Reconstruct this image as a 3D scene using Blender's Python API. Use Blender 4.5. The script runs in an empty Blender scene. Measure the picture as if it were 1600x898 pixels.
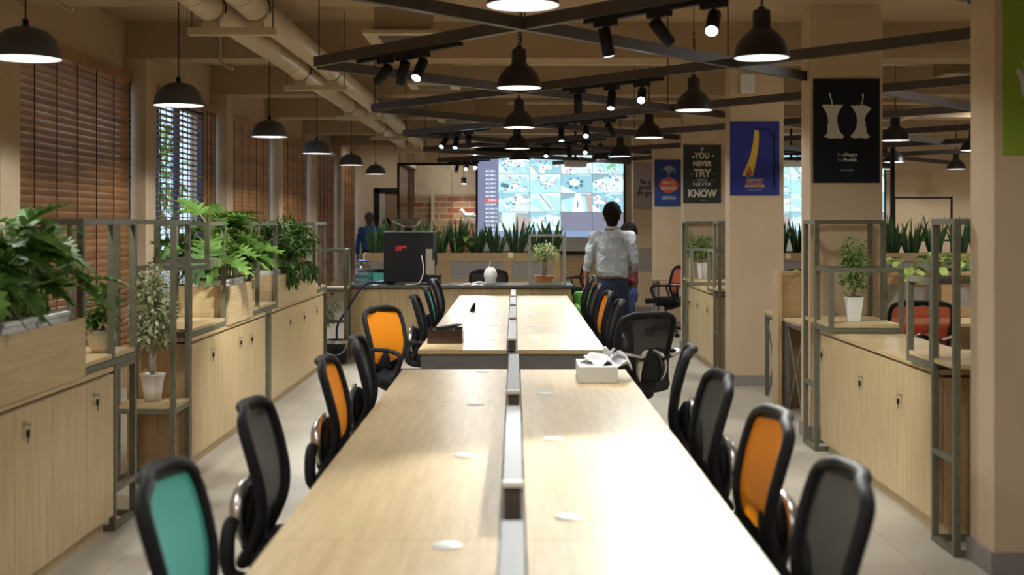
import bpy, bmesh, math, random
from mathutils import Vector, Matrix, noise as mnoise
PI = math.pi
C = bpy.context.scene.collection
SC = bpy.context.scene
R = math.radians

# ------------------------------------------------------------------ camera
cam_d = bpy.data.cameras.new('camera'); cam = bpy.data.objects.new('camera', cam_d); C.objects.link(cam)
cam.location = (0, 0, 1.54); cam.rotation_euler = (R(90), 0, 0)
cam_d.sensor_width = 36; cam_d.lens = 43.7
cam_d.shift_x = -5 / 1600; cam_d.shift_y = -101 / 1600
cam_d.clip_start = 0.05; cam_d.clip_end = 200
cam_d.dof.use_dof = True; cam_d.dof.focus_distance = 10.5; cam_d.dof.aperture_fstop = 2.6
SC.camera = cam
# ------------------------------------------------------------------ world, exposure
w = bpy.data.worlds.new('sky'); SC.world = w; w.use_nodes = True
bg = w.node_tree.nodes['Background']; bg.inputs[0].default_value = (0.50, 0.68, 1.0, 1); bg.inputs[1].default_value = 1.5
SC.view_settings.view_transform = 'Standard'; SC.view_settings.look = 'None'
SC.view_settings.gamma = 1; SC.view_settings.use_curve_mapping = False
SC.view_settings.exposure = 0.85
try:
    SC.cycles.max_bounces = 7; SC.cycles.diffuse_bounces = 4; SC.cycles.transparent_max_bounces = 24
    SC.cycles.sample_clamp_indirect = 4; SC.cycles.caustics_reflective = False; SC.cycles.caustics_refractive = False
    SC.cycles.use_denoising = True
except Exception: pass
P_DOME, P_BELL, P_SPOT = 32, 21, .62
COOL = (0.99, 1.0, 0.94)

# ------------------------------------------------------------------ materials
def mat(name, col, rough=0.6, metal=0.0, spec=0.5, emis=None, estr=0.0, coat=0.0):
    m = bpy.data.materials.new(name); m.use_nodes = True
    b = m.node_tree.nodes['Principled BSDF']
    b.inputs['Base Color'].default_value = (*col, 1); b.inputs['Roughness'].default_value = rough
    b.inputs['Metallic'].default_value = metal; b.inputs['Specular IOR Level'].default_value = spec
    b.inputs['Coat Weight'].default_value = coat
    if emis: b.inputs['Emission Color'].default_value = (*emis, 1); b.inputs['Emission Strength'].default_value = estr
    return m
def nodes(m): return m.node_tree.nodes, m.node_tree.links, m.node_tree.nodes['Principled BSDF']
def noisy(name, c1, c2, scale, rough=0.6, stretch=(1,1,1), spec=0.5, bump=0.0, detail=4, lo=0.35, hi=0.65, metal=0.0, coat=0.0):
    m = mat(name, c1, rough, metal, spec, coat=coat); n, l, b = nodes(m)
    tc = n.new('ShaderNodeTexCoord'); mp = n.new('ShaderNodeMapping'); mp.inputs['Scale'].default_value = stretch
    nz = n.new('ShaderNodeTexNoise'); nz.inputs['Scale'].default_value = scale; nz.inputs['Detail'].default_value = detail
    cr = n.new('ShaderNodeValToRGB'); cr.color_ramp.elements[0].position = lo; cr.color_ramp.elements[1].position = hi
    cr.color_ramp.elements[0].color = (*c1, 1); cr.color_ramp.elements[1].color = (*c2, 1)
    l.new(tc.outputs['Object'], mp.inputs[0]); l.new(mp.outputs[0], nz.inputs[0]); l.new(nz.outputs[0], cr.inputs[0]); l.new(cr.outputs[0], b.inputs['Base Color'])
    if bump:
        bp = n.new('ShaderNodeBump'); bp.inputs['Strength'].default_value = bump; bp.inputs['Distance'].default_value = 0.01
        l.new(nz.outputs[0], bp.inputs['Height']); l.new(bp.outputs[0], b.inputs['Normal'])
    return m
def wood(name, c1, c2, stretch, rough=0.42, spec=0.4):
    """straight-grained oak laminate: fine streaks over a broad slow variation"""
    m = mat(name, c1, rough, 0, spec); n, l, b = nodes(m)
    tc = n.new('ShaderNodeTexCoord'); mp = n.new('ShaderNodeMapping'); mp.inputs['Scale'].default_value = stretch
    a = n.new('ShaderNodeTexNoise'); a.inputs['Scale'].default_value = 9; a.inputs['Detail'].default_value = 6; a.inputs['Distortion'].default_value = 0.35
    f = n.new('ShaderNodeTexNoise'); f.inputs['Scale'].default_value = 42; f.inputs['Detail'].default_value = 2
    cr = n.new('ShaderNodeValToRGB'); e = cr.color_ramp.elements; e[0].position = .32; e[1].position = .68
    e[0].color = (*c2, 1); e[1].color = (*c1, 1)
    mx = n.new('ShaderNodeMix'); mx.data_type = 'RGBA'; mx.blend_type = 'MULTIPLY'; mx.inputs[0].default_value = .42
    c3 = n.new('ShaderNodeValToRGB'); c3.color_ramp.elements[0].position = .35; c3.color_ramp.elements[1].position = .6
    c3.color_ramp.elements[0].color = (.78, .72, .64, 1); c3.color_ramp.elements[1].color = (1, 1, 1, 1)
    l.new(tc.outputs['Object'], mp.inputs[0]); l.new(mp.outputs[0], a.inputs[0]); l.new(mp.outputs[0], f.inputs[0])
    l.new(a.outputs[0], cr.inputs[0]); l.new(f.outputs[0], c3.inputs[0])
    l.new(cr.outputs[0], mx.inputs[6]); l.new(c3.outputs[0], mx.inputs[7]); l.new(mx.outputs[2], b.inputs['Base Color'])
    return m
def seethru(name, col, alpha, rough=0.7, trans=0.0):
    """woven net: partly open, partly thread"""
    m = mat(name, col, rough); n, l, b = nodes(m)
    tr = n.new('ShaderNodeBsdfTransparent'); tl = n.new('ShaderNodeBsdfTranslucent'); tl.inputs[0].default_value = (*col, 1)
    m1 = n.new('ShaderNodeMixShader'); m1.inputs[0].default_value = trans
    m2 = n.new('ShaderNodeMixShader'); m2.inputs[0].default_value = alpha
    l.new(b.outputs[0], m1.inputs[1]); l.new(tl.outputs[0], m1.inputs[2])
    l.new(tr.outputs[0], m2.inputs[1]); l.new(m1.outputs[0], m2.inputs[2]); l.new(m2.outputs[0], n['Material Output'].inputs[0])
    return m
def glassy(name, tint=(1,1,1), gloss=0.12, rough=0.02):
    m = bpy.data.materials.new(name); m.use_nodes = True; n = m.node_tree.nodes; l = m.node_tree.links
    n.remove(n['Principled BSDF'])
    tr = n.new('ShaderNodeBsdfTransparent'); tr.inputs[0].default_value = (*tint, 1)
    gl = n.new('ShaderNodeBsdfGlossy'); gl.inputs['Roughness'].default_value = rough
    lw = n.new('ShaderNodeLayerWeight'); fr = n.new('ShaderNodeMath'); fr.operation = 'POWER'; fr.inputs[1].default_value = 6; l.new(lw.outputs['Facing'], fr.inputs[0])
    ad = n.new('ShaderNodeMath'); ad.inputs[1].default_value = gloss; ad.use_clamp = True
    mx = n.new('ShaderNodeMixShader')
    l.new(fr.outputs[0], ad.inputs[0]); l.new(ad.outputs[0], mx.inputs[0]); l.new(tr.outputs[0], mx.inputs[1]); l.new(gl.outputs[0], mx.inputs[2])
    l.new(mx.outputs[0], n['Material Output'].inputs[0]); return m
def leafmat(name, c1, c2, scale=14, rough=0.55):
    m = noisy(name, c1, c2, scale, rough, spec=0.3); n, l, b = nodes(m)
    tl = n.new('ShaderNodeBsdfTranslucent'); mx = n.new('ShaderNodeMixShader'); mx.inputs[0].default_value = .22
    tl.inputs[0].default_value = (c2[0]*1.3, c2[1]*1.3, c2[2], 1)
    l.new(b.outputs[0], mx.inputs[1]); l.new(tl.outputs[0], mx.inputs[2]); l.new(mx.outputs[0], n['Material Output'].inputs[0])
    return m
M = {}
OAK1, OAK2 = (0.62, 0.475, 0.27), (0.51, 0.375, 0.195)
M['paint'] = noisy('beige_paint', (.60, .465, .315), (.64, .50, .345), 3, .85, spec=.2, bump=.05)
M['ceil'] = noisy('ceiling_paint', (.44, .33, .21), (.48, .36, .235), 2, .9, spec=.15)
M['pipe'] = noisy('pipe_paint', (.56, .45, .31), (.62, .51, .36), 5, .5, spec=.4)
M['oak_y'] = wood('oak_laminate_table', OAK1, OAK2, (5.0, .35, 5.0), .38, .5)
M['oak_z'] = wood('oak_laminate_door', OAK1, OAK2, (4.0, 4.0, .3))
M['oak_h'] = wood('oak_laminate_box', OAK1, OAK2, (1.0, .3, 5.0))
M['oak_x'] = wood('oak_laminate_counter', OAK1, OAK2, (.35, 5.0, 5.0))
M['oak_dark'] = wood('oak_laminate_shade', (.50, .34, .18), (.42, .28, .14), (4, 4, .3))  # darker oak tone for carcasses and boards
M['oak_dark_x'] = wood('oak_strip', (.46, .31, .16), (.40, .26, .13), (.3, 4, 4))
M['steel'] = noisy('olive_grey_steel', (.125, .120, .082), (.155, .15, .105), 30, .45, spec=.4)
M['greysteel'] = mat('grey_steel', (.16, .155, .145), .5)
M['lattice'] = noisy('dark_brown_steel', (.060, .047, .044), (.075, .06, .055), 12, .5)
M['black'] = mat('black_plastic', (.010, .010, .012), .62, spec=.25)
M['blackmat'] = mat('black_fabric', (.012, .012, .014), .9, spec=.2)
M['bellpaint'] = mat('black_enamel', (.018, .018, .024), .35)
M['domepaint'] = mat('grey_enamel', (.085, .092, .115), .5)
M['white_in'] = mat('white_enamel', (.9, .9, .9), .6)
M['white'] = mat('white_plastic', (.78, .78, .76), .4)
M['ceramic'] = mat('white_ceramic', (.82, .82, .80), .3)
M['cream'] = noisy('cream_stoneware', (.72, .66, .52), (.80, .74, .60), 60, .7, bump=.5)
M['silver'] = mat('brushed_silver', (.66, .63, .60), .28, .9)
M['chrome'] = mat('chrome', (.85, .85, .85), .12, 1)
M['terra'] = noisy('terracotta', (.62, .26, .09), (.70, .33, .12), 12, .8)
M['brownpot'] = mat('brown_pot', (.20, .11, .04), .6)
M['soil'] = noisy('soil', (.05, .03, .02), (.10, .07, .045), 60, .95)
M['bulb'] = mat('lit_bulb', (1, 1, 1), .5, emis=(.92, .92, 1.0), estr=22)
M['stripface'] = mat('lit_diffuser', (1, 1, 1), .5, emis=(1, .98, .95), estr=8)
M['lensface'] = mat('lit_lens', (1, 1, 1), .5, emis=(.85, .88, 1.0), estr=40)
M['lensdim'] = mat('grazing_lens', (1, 1, 1), .5, emis=(.75, .80, 1.0), estr=5)
M['red'] = mat('red_print', (.70, .03, .02), .6)
M['green'] = mat('green_upholstery', (.13, .40, .06), .8)
M['tissue'] = mat('tissue_paper', (.92, .92, .95), .8)
M['yellownote'] = mat('yellow_paper', (.80, .72, .36), .8)
M['fabricgrey'] = noisy('grey_fabric_panel', (.27, .245, .23), (.32, .29, .275), 120, .95, spec=.1)
M['counter_top'] = mat('dark_grey_worktop', (.10, .10, .105), .22)
M['partglass'] = mat('grey_power_rail', (.42, .43, .45), .5)
M['bark'] = noisy('bark', (.20, .14, .09), (.30, .22, .15), 25, .9, bump=.5)
M['barkp'] = noisy('pale_bark', (.34, .29, .20), (.45, .40, .30), 25, .9, bump=.5)
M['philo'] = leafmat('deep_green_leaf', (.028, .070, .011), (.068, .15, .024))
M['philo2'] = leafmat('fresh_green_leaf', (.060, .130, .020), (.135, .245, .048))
M['bush'] = leafmat('dark_green_leaf', (.02, .055, .010), (.05, .12, .02))
M['stem'] = mat('green_stem', (.14, .24, .05), .5)
M['snake'] = leafmat('snake_plant_leaf', (.018, .048, .018), (.050, .105, .035), 22)
M['varie'] = leafmat('cream_edged_leaf', (.55, .54, .38), (.70, .70, .52), 25)
M['varie2'] = leafmat('grey_green_leaf', (.14, .20, .10), (.26, .32, .18), 25)
M['lime'] = leafmat('lime_leaf', (.30, .42, .09), (.48, .60, .20), 8)
M['smallgreen'] = leafmat('small_green_leaf', (.06, .14, .03), (.15, .28, .06), 20)
M['palegreen'] = leafmat('pale_green_leaf', (.20, .28, .08), (.38, .48, .18), 20)
M['skin'] = noisy('brown_skin', (.28, .14, .08), (.32, .165, .095), 8, .55)
M['hair'] = noisy('black_hair', (.006, .005, .005), (.012, .010, .009), 60, .95, spec=.05, bump=.6)
M['hairgrey'] = noisy('greying_hair', (.05, .045, .045), (.12, .11, .11), 60, .7, bump=.5)
M['shirt'] = noisy('pale_grey_cotton', (.27, .29, .31), (.33, .35, .37), 5, .9, spec=.15, bump=.12)
M['blueshirt'] = noisy('blue_cotton', (.05, .13, .50), (.07, .17, .60), 5, .9, spec=.15, bump=.1)
M['maroon'] = mat('maroon_cotton', (.16, .02, .03), .9)
M['aqua'] = mat('aqua_cotton', (.25, .62, .68), .9)
M['trouser'] = noisy('navy_denim', (.018, .020, .040), (.028, .032, .060), 12, .9, spec=.15)
M['jeans'] = noisy('blue_denim', (.03, .055, .13), (.05, .085, .18), 12, .9, spec=.15)
M['belt'] = mat('brown_leather', (.07, .035, .016), .6)
M['glass'] = glassy('window_glass', (.93, .97, 1.0), .02)
M['roomglass'] = glassy('partition_glass', (.90, .91, .92), .06)
M['clear'] = glassy('clear_plastic', (.78, .82, .86), .22, .12)
M['smoke'] = glassy('smoked_acrylic', (.45, .42, .40), .30, .08)
M['bluelid'] = mat('blue_lid', (.02, .04, .30), .4)
M['hose'] = mat('dark_blue_hose', (.012, .018, .07), .35)
M['navyframe'] = mat('navy_window_frame', (.02, .025, .08), .4)
def blindmat():
    m = noisy('stained_wood_slat', (.35, .160, .055), (.46, .23, .085), 10, .42, stretch=(1, .25, 1)); n, l, b = nodes(m)
    return m
M['slat'] = blindmat()
M['slat2'] = noisy('stained_wood_slat_dark', (.28, .125, .045), (.38, .18, .065), 10, .45, stretch=(1, .25, 1))
M['cord'] = mat('dark_cord', (.05, .03, .02), .9)
def net(nm, c, a=.8, t=.35): return seethru(nm, c, a, .75, t)
M['net_black'] = net('black_net', (.007, .007, .009), .92, .03)
M['net_teal'] = net('teal_net', (.075, .42, .37), .96, .3)
M['net_orange'] = net('orange_net', (1.0, .33, .008), .98, .5)
M['net_red'] = net('red_net', (.62, .045, .02), .75)

# ------------------------------------------------------------------ mesh builder
class MB:
    def __init__(s): s.v = []; s.f = []; s.mi = []; s.sm = []; s.mats = []
    def _m(s, m):
        if m is None: return 0
        if m not in s.mats: s.mats.append(m)
        return s.mats.index(m)
    def add(s, vs, fs, m=None, smooth=False):
        o = len(s.v); s.v += [tuple(v) for v in vs]; k = s._m(m)
        for f in fs: s.f.append(tuple(o + i for i in f)); s.mi.append(k); s.sm.append(smooth)
    def box(s, x0, x1, y0, y1, z0, z1, m=None):
        x0, x1 = min(x0, x1), max(x0, x1); y0, y1 = min(y0, y1), max(y0, y1); z0, z1 = min(z0, z1), max(z0, z1)
        s.add([(x0,y0,z0),(x1,y0,z0),(x1,y1,z0),(x0,y1,z0),(x0,y0,z1),(x1,y0,z1),(x1,y1,z1),(x0,y1,z1)],
              [(0,3,2,1),(4,5,6,7),(0,1,5,4),(1,2,6,5),(2,3,7,6),(3,0,4,7)], m)
    def bar(s, p0, p1, w, h=None, m=None, up=(0,0,1)):
        p0, p1 = Vector(p0), Vector(p1); h = h or w; d = (p1 - p0).normalized(); u = Vector(up)
        if abs(d.dot(u)) > .99: u = Vector((0, 1, 0))
        a = d.cross(u).normalized(); b = a.cross(d).normalized(); a *= w/2; b *= h/2
        s.add([p0-a-b, p0+a-b, p0+a+b, p0-a+b, p1-a-b, p1+a-b, p1+a+b, p1-a+b],
              [(3,2,1,0),(4,5,6,7),(0,1,5,4),(1,2,6,5),(2,3,7,6),(3,0,4,7)], m)
    def tube(s, pts, r, n=10, m=None, cap=True, flat=1.0):
        pts = [Vector(p) for p in pts]; rs = r if isinstance(r, (list, tuple)) else [r]*len(pts)
        vs = []; fs = []; prev = None
        for i, p in enumerate(pts):
            d = (pts[min(i+1, len(pts)-1)] - pts[max(i-1, 0)]).normalized()
            if prev is None:
                u = Vector((0,0,1)) if abs(d.z) < .9 else Vector((0,1,0)); a = d.cross(u).normalized()
            else: a = (prev - d*prev.dot(d)).normalized()
            prev = a; b = d.cross(a)
            for k in range(n):
                t = 2*PI*k/n; vs.append(p + a*math.cos(t)*rs[i]*flat + b*math.sin(t)*rs[i])
        for i in range(len(pts)-1):
            for k in range(n): fs.append((i*n+k, i*n+(k+1)%n, (i+1)*n+(k+1)%n, (i+1)*n+k))
        s.add(vs, fs, m, True)
        if cap:
            s.add(vs[:n], [tuple(range(n-1,-1,-1))], m); s.add(vs[-n:], [tuple(range(n))], m)
    def lathe(s, prof, c=(0,0,0), n=32, m=None, sx=1, sy=1, smooth=True):
        vs = []; fs = []
        for r, z in prof:
            for k in range(n):
                t = 2*PI*k/n; vs.append((c[0]+r*math.cos(t)*sx, c[1]+r*math.sin(t)*sy, c[2]+z))
        for i in range(len(prof)-1):
            for k in range(n): fs.append((i*n+k, i*n+(k+1)%n, (i+1)*n+(k+1)%n, (i+1)*n+k))
        s.add(vs, fs, m, smooth)
    def disc(s, c, r, n=24, m=None, nrm=(0,0,1)):
        q = Vector(nrm).to_track_quat('Z', 'Y')
        vs = [Vector(c) + q @ Vector((math.cos(2*PI*k/n)*r, math.sin(2*PI*k/n)*r, 0)) for k in range(n)]
        s.add(vs, [tuple(range(n))], m)
    def cyl(s, p0, p1, r, n=16, m=None): s.tube([p0, p1], r, n, m)
    def ell(s, c, rx, ry, rz, m=None, nu=20, nv=12):
        prof = [(math.sin(PI*i/nv), -math.cos(PI*i/nv)) for i in range(nv+1)]
        vs = []; fs = []
        for r, z in prof:
            for k in range(nu): t = 2*PI*k/nu; vs.append((c[0]+max(r,1e-4)*math.cos(t)*rx, c[1]+max(r,1e-4)*math.sin(t)*ry, c[2]+z*rz))
        for i in range(nv):
            for k in range(nu): fs.append((i*nu+k, i*nu+(k+1)%nu, (i+1)*nu+(k+1)%nu, (i+1)*nu+k))
        s.add(vs, fs, m, True)
    def grid(s, fn, nu, nv, m=None, skip=None, smooth=True):
        vs = [fn(i/nu, j/nv) for j in range(nv+1) for i in range(nu+1)]
        fs = [(j*(nu+1)+i, j*(nu+1)+i+1, (j+1)*(nu+1)+i+1, (j+1)*(nu+1)+i) for j in range(nv) for i in range(nu) if not (skip and skip(i, j))]
        s.add(vs, fs, m, smooth)
    def prism(s, pts2, y0, y1, m=None):
        """outline in x,z swept along y"""
        n = len(pts2); vs = [(x, y0, z) for x, z in pts2] + [(x, y1, z) for x, z in pts2]
        fs = [tuple(range(n)), tuple(range(2*n-1, n-1, -1))] + [(i, n+i, n+(i+1)%n, (i+1)%n) for i in range(n)]
        s.add(vs, fs, m)
    def build(s, name, m=None, parent=None, bevel=0, label=None, solid=0, sub=0):
        me = bpy.data.meshes.new(name); off = Vector((0,0,0))
        p = parent
        while p is not None: off += p.location; p = p.parent
        vs = [(v[0]-off.x, v[1]-off.y, v[2]-off.z) for v in s.v] if parent is not None else s.v
        me.from_pydata(vs, [], s.f); me.update()
        if s.mats:
            for q in s.mats: me.materials.append(q)
            me.polygons.foreach_set('material_index', s.mi)
        elif m is not None: me.materials.append(m)
        me.polygons.foreach_set('use_smooth', s.sm)
        o = bpy.data.objects.new(name, me); C.objects.link(o)
        if parent is not None: o.parent = parent
        if solid: q = o.modifiers.new('thick', 'SOLIDIFY'); q.thickness = solid; q.offset = 0
        if bevel:
            q = o.modifiers.new('bevel', 'BEVEL'); q.width = bevel; q.segments = 2; q.limit_method = 'ANGLE'
        if sub: q = o.modifiers.new('sub', 'SUBSURF'); q.levels = sub; q.render_levels = sub
        if label: o['label'] = label
        return o
def thing(name, label, cat, loc=(0,0,0), group=None, rz=0):
    o = bpy.data.objects.new(name, None); C.objects.link(o); o.location = loc; o.rotation_euler = (0,0,rz); o.empty_display_size = .1
    o['label'] = label; o['category'] = cat
    if group: o['group'] = group
    bpy.context.view_layer.update() if False else None
    return o
def tag(o, label, cat, group=None):
    o['label'] = label; o['category'] = cat
    if group: o['group'] = group
    return o
def struct(o): o['kind'] = 'structure'; return o
def copy_tree(o, parent=None):
    c = o.copy(); C.objects.link(c); c.parent = parent
    for ch in [q for q in SRC[o.name]] if o.name in SRC else list(o.children): copy_tree(ch, c)
    return c
SRC = {}
def dup(root, loc, rz=0, label=None, group=None):
    c = copy_tree(root); c.location = loc; c.rotation_euler = (0, 0, rz)
    if label: c['label'] = label
    if group: c['group'] = group
    return c
def lerp(a, b, t): return a + (b-a)*t
def catmull(P, n=6, closed=False):
    out = []; L = len(P); rng = range(L) if closed else range(L-1)
    for i in rng:
        g = lambda k: Vector(P[k % L]) if closed else Vector(P[max(0, min(L-1, k))])
        p0, p1, p2, p3 = g(i-1), g(i), g(i+1), g(i+2)
        for j in range(n):
            t = j/n; out.append(.5*((2*p1) + (-p0+p2)*t + (2*p0-5*p1+4*p2-p3)*t*t + (-p0+3*p1-3*p2+p3)*t**3))
    if not closed: out.append(Vector(P[-1]))
    return out
def text_obj(name, s, size, loc, m, parent, rotx=R(90), rz=0, bold=0.0, ax='CENTER', sx=1.0, extr=.0006):
    cu = bpy.data.curves.new(name, 'FONT'); cu.body = s; cu.size = size; cu.align_x = ax; cu.align_y = 'CENTER'
    cu.offset = bold; cu.extrude = extr; cu.resolution_u = 3
    t = bpy.data.objects.new('tmp', cu); C.objects.link(t)
    dg = bpy.context.evaluated_depsgraph_get(); me = bpy.data.meshes.new_from_object(t.evaluated_get(dg))
    bpy.data.objects.remove(t); me.materials.clear(); me.materials.append(m)
    me.transform(Matrix.Rotation(rz, 4, 'Z') @ Matrix.Rotation(rotx, 4, 'X') @ Matrix.Scale(sx, 4, (1,0,0)))
    off = Vector((0,0,0)); p = parent
    while p is not None: off += p.location; p = p.parent
    me.transform(Matrix.Translation(Vector(loc) - off))
    o = bpy.data.objects.new(name, me); C.objects.link(o); o.parent = parent
    return o
# ------------------------------------------------------------------ the room
BEAMS = [5.3, 8.45, 11.65, 14.93, 18.2, 21.45, 24.7]
def floor_mat():
    m = noisy('stone_tile', (.50, .455, .375), (.58, .535, .45), 1.6, .40, spec=.45, detail=6); n, l, b = nodes(m)
    cr = [x for x in n if x.type == 'VALTORGB'][0]
    tc = n.new('ShaderNodeTexCoord'); br = n.new('ShaderNodeTexBrick'); br.offset = 0; br.inputs['Scale'].default_value = 1
    br.inputs['Mortar Size'].default_value = .003; br.inputs['Brick Width'].default_value = .9; br.inputs['Row Height'].default_value = .9
    br.inputs['Color1'].default_value = (1,1,1,1); br.inputs['Color2'].default_value = (.93,.93,.94,1); br.inputs['Mortar'].default_value = (.72,.68,.62,1)
    mx = n.new('ShaderNodeMix'); mx.data_type = 'RGBA'; mx.blend_type = 'MULTIPLY'; mx.inputs[0].default_value = 1
    l.new(tc.outputs['Object'], br.inputs[0]); l.new(cr.outputs[0], mx.inputs[6]); l.new(br.outputs[0], mx.inputs[7]); l.new(mx.outputs[2], b.inputs['Base Color'])
    return m
g = MB(); g.box(-3.9, 9.6, -3, 28.1, -.12, 0); struct(g.build('floor', floor_mat()))
g = MB(); g.box(-3.9, 9.6, -3, 28.1, 3.42, 3.6); struct(g.build('ceiling', M['ceil']))
for i, z in enumerate(BEAMS):
    g = MB(); g.box(-3.66, 9.5, z, z+.42, 3.083, 3.42); struct(g.build('trim_%d' % (i+1), M['ceil']))
# left wall: sill band, lintel band and the solid runs between windows; piers stand proud of it
BAYS = [(8.72, 11.62), (11.98, 14.90), (15.26, 18.17), (18.55, 21.42), (21.8, 24.67), (25.05, 27.8)]
g = MB(); g.box(-3.9, -3.66, -3, 28.1, 0, .42); g.box(-3.9, -3.66, -3, 28.1, 2.86, 3.42); prev = -3
for a, b in BAYS: g.box(-3.9, -3.66, prev, a, .42, 2.86); prev = b
g.box(-3.9, -3.66, prev, 28.1, .42, 2.86); struct(g.build('wall_left', M['paint']))
for i, z in enumerate([8.36, 11.64, 14.92, 18.2, 21.45, 24.7]):
    g = MB(); g.box(-3.66, -3.46, z, z+.33, 0, 3.083); struct(g.build('trim_%d' % (20+i), M['paint'], bevel=.004))
for nm, bx in (('wall_behind', (-3.9, 9.6, -3.2, -3, 0, 3.42)), ('wall_right', (9.5, 9.7, -3, 28.1, 0, 3.42)), ('wall_back', (-.68, 9.5, 22.05, 22.25, 0, 3.42)),
               ('wall_corridor_end', (-3.66, -2.0, 27.9, 28.1, 0, 3.42)), ('wall_room_side', (-2.1, -1.98, 24.75, 27.9, 0, 3.42))):
    g = MB(); g.box(*bx); struct(g.build(nm, M['paint']))
# columns
COLS = [5.43, 8.80, 11.75, 14.95, 18.15, 21.40]
for i, z in enumerate(COLS):
    x0 = 2.09 if i < 2 else 2.03
    g = MB(); g.box(x0, x0+.51, z, z+.28, 0, 3.083); struct(g.build('trim_%d' % (40+i), M['paint'], bevel=.006))
    g = MB(); g.box(x0-.015, x0+.525, z-.015, z+.295, 0, .10); struct(g.build('baseboard_column_%d' % (i+1), M['fabricgrey'], bevel=.003))
# windows
for i, (a, b) in enumerate(BAYS):
    f = MB()
    for p0, p1 in (((-3.76,a,.45),(-3.76,b,.45)), ((-3.76,a,2.83),(-3.76,b,2.83)), ((-3.76,a+.03,.42),(-3.76,a+.03,2.86)), ((-3.76,b-.03,.42),(-3.76,b-.03,2.86)),
                   ((-3.76,(a+b)/2+.35,.42),(-3.76,(a+b)/2+.35,2.86)), ((-3.76,(a+b)/2-.45,.42),(-3.76,(a+b)/2-.45,2.86))): f.bar(p0, p1, .06)
    fr = struct(f.build('window_%d' % (i+1), M['navyframe']))
    p = MB(); p.box(-3.765, -3.755, a, b, .42, 2.86); p.build('pane', M['glass'], fr)
def blind(a, b, tilt, label, z0=.40):
    t = thing('venetian_blind', label, 'blind', (-3.60, (a+b)/2, z0))
    h = MB(); h.box(-3.635, -3.565, a, b, 2.84, 2.92); h.build('headrail', M['slat'], t, bevel=.003)
    s = MB(); z = z0+.04; c, sn = math.cos(tilt), math.sin(tilt); rnd = random.Random(int(a*10))
    while z < 2.83:
        w = .033; j = rnd.uniform(-.04, .04); c, sn = math.cos(tilt+j), math.sin(tilt+j)
        dx, dz = c*w, sn*w; q = .0016
        nx, nz = -sn*.007, c*.007; vs = []
        for t_ in (0, .0028):
            for k_, (u, q_) in enumerate(((-1, 0), (-.5, .75), (0, 1), (.5, .75), (1, 0))):
                for yy in (a, b): vs.append((-3.60+dx*u-nx*q_-(-sn)*t_, yy, z+dz*u-nz*q_-c*t_))
        fs = []
        for i in range(4): fs += [(i*2, i*2+1, i*2+3, i*2+2), (10+i*2+2, 10+i*2+3, 10+i*2+1, 10+i*2)]
        fs += [(0, 10, 11, 1), (8, 9, 19, 18)]
        s.add(vs, fs, M['slat'] if rnd.random() < .6 else M['slat2'])
        z += .058
    s.box(-3.625, -3.575, a, b, z0, z0+.025, M['slat'])
    s.build('slats', M['slat'], t)
    n = max(2, int((b-a)/.45)); k = MB()
    for i in range(n+1):
        y = a+.08+(b-a-.16)*i/n
        for x in (-3.628, -3.572): k.bar((x,y,z0+.02),(x,y,2.85),.006,.012)
    k.build('ladder_tapes', M['cord'], t)
    return t
blind(8.70, 11.60, R(64), 'closed brown wooden venetian blind on the window nearest the camera, behind the first plant frame')
blind(12.0, 14.28, R(4), 'open wooden venetian blind with trees and blue sky showing through its slats')
blind(14.34, 14.88, R(64), 'narrow closed wooden blind beside the open blind')
BL = ['closed wooden venetian blind in the third window bay, behind the second leafy planter', 'closed wooden venetian blind in the fourth window bay, past two piers after the open blind',
      'closed wooden venetian blind in the fifth window bay, narrow behind its pier', 'closed wooden venetian blind in the farthest window bay beside the corridor end wall']
for (a, b), lb in zip(BAYS[2:], BL): blind(a+.02, b-.03, R(64), lb)
# corridor end: dark door frame
f = MB(); f.box(-3.16,-3.04,27.82,27.92,0,2.32); f.box(-2.12,-2.22,27.82,27.92,0,2.32); f.box(-3.16,-2.12,27.82,27.92,2.20,2.32); dfm = struct(f.build('door_1', M['black']))
f = MB(); f.box(-3.04,-2.22,27.86,27.9,0,2.2); f.build('door_leaf', mat('brown_door', (.26,.17,.10), .5), dfm)
f = MB(); f.box(-3.04,-2.92,27.84,27.86,0,2.2); f.build('side_light', mat('pale_side_panel', (.42,.40,.33), .5), dfm)
# glazed meeting room
f = MB(); f.box(-2.07, -.66, 22.0, 22.2, 2.60, 3.42); f.box(-2.07,-1.95,22.2,28,2.60,3.42); struct(f.build('wall_above_glass', M['paint']))
br = mat('brick_wall', (.4,.15,.08), .85, spec=.2); n, l, b = nodes(br)
tc = n.new('ShaderNodeTexCoord'); mp = n.new('ShaderNodeMapping'); mp.inputs['Rotation'].default_value = (R(90), 0, 0)
bt = n.new('ShaderNodeTexBrick'); bt.inputs['Scale'].default_value = 1; bt.inputs['Brick Width'].default_value = .30; bt.inputs['Row Height'].default_value = .115; bt.inputs['Mortar Size'].default_value = .007
bt.inputs['Color1'].default_value = (.26,.07,.035,1); bt.inputs['Color2'].default_value = (.36,.26,.13,1); bt.inputs['Mortar'].default_value = (.50,.43,.33,1); bt.inputs['Bias'].default_value = -.15
l.new(tc.outputs['Object'], mp.inputs[0]); l.new(mp.outputs[0], bt.inputs[0]); l.new(bt.outputs[0], b.inputs['Base Color'])
bp = n.new('ShaderNodeBump'); bp.inputs['Distance'].default_value = .01; bp.inputs['Strength'].default_value = .5; bp.invert = True; l.new(bt.outputs['Fac'], bp.inputs['Height']); l.new(bp.outputs[0], b.inputs['Normal'])
f = MB(); f.box(-2.0, 1.5, 24.6, 24.72, 0, 2.10); struct(f.build('wall_brick', br))
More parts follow.
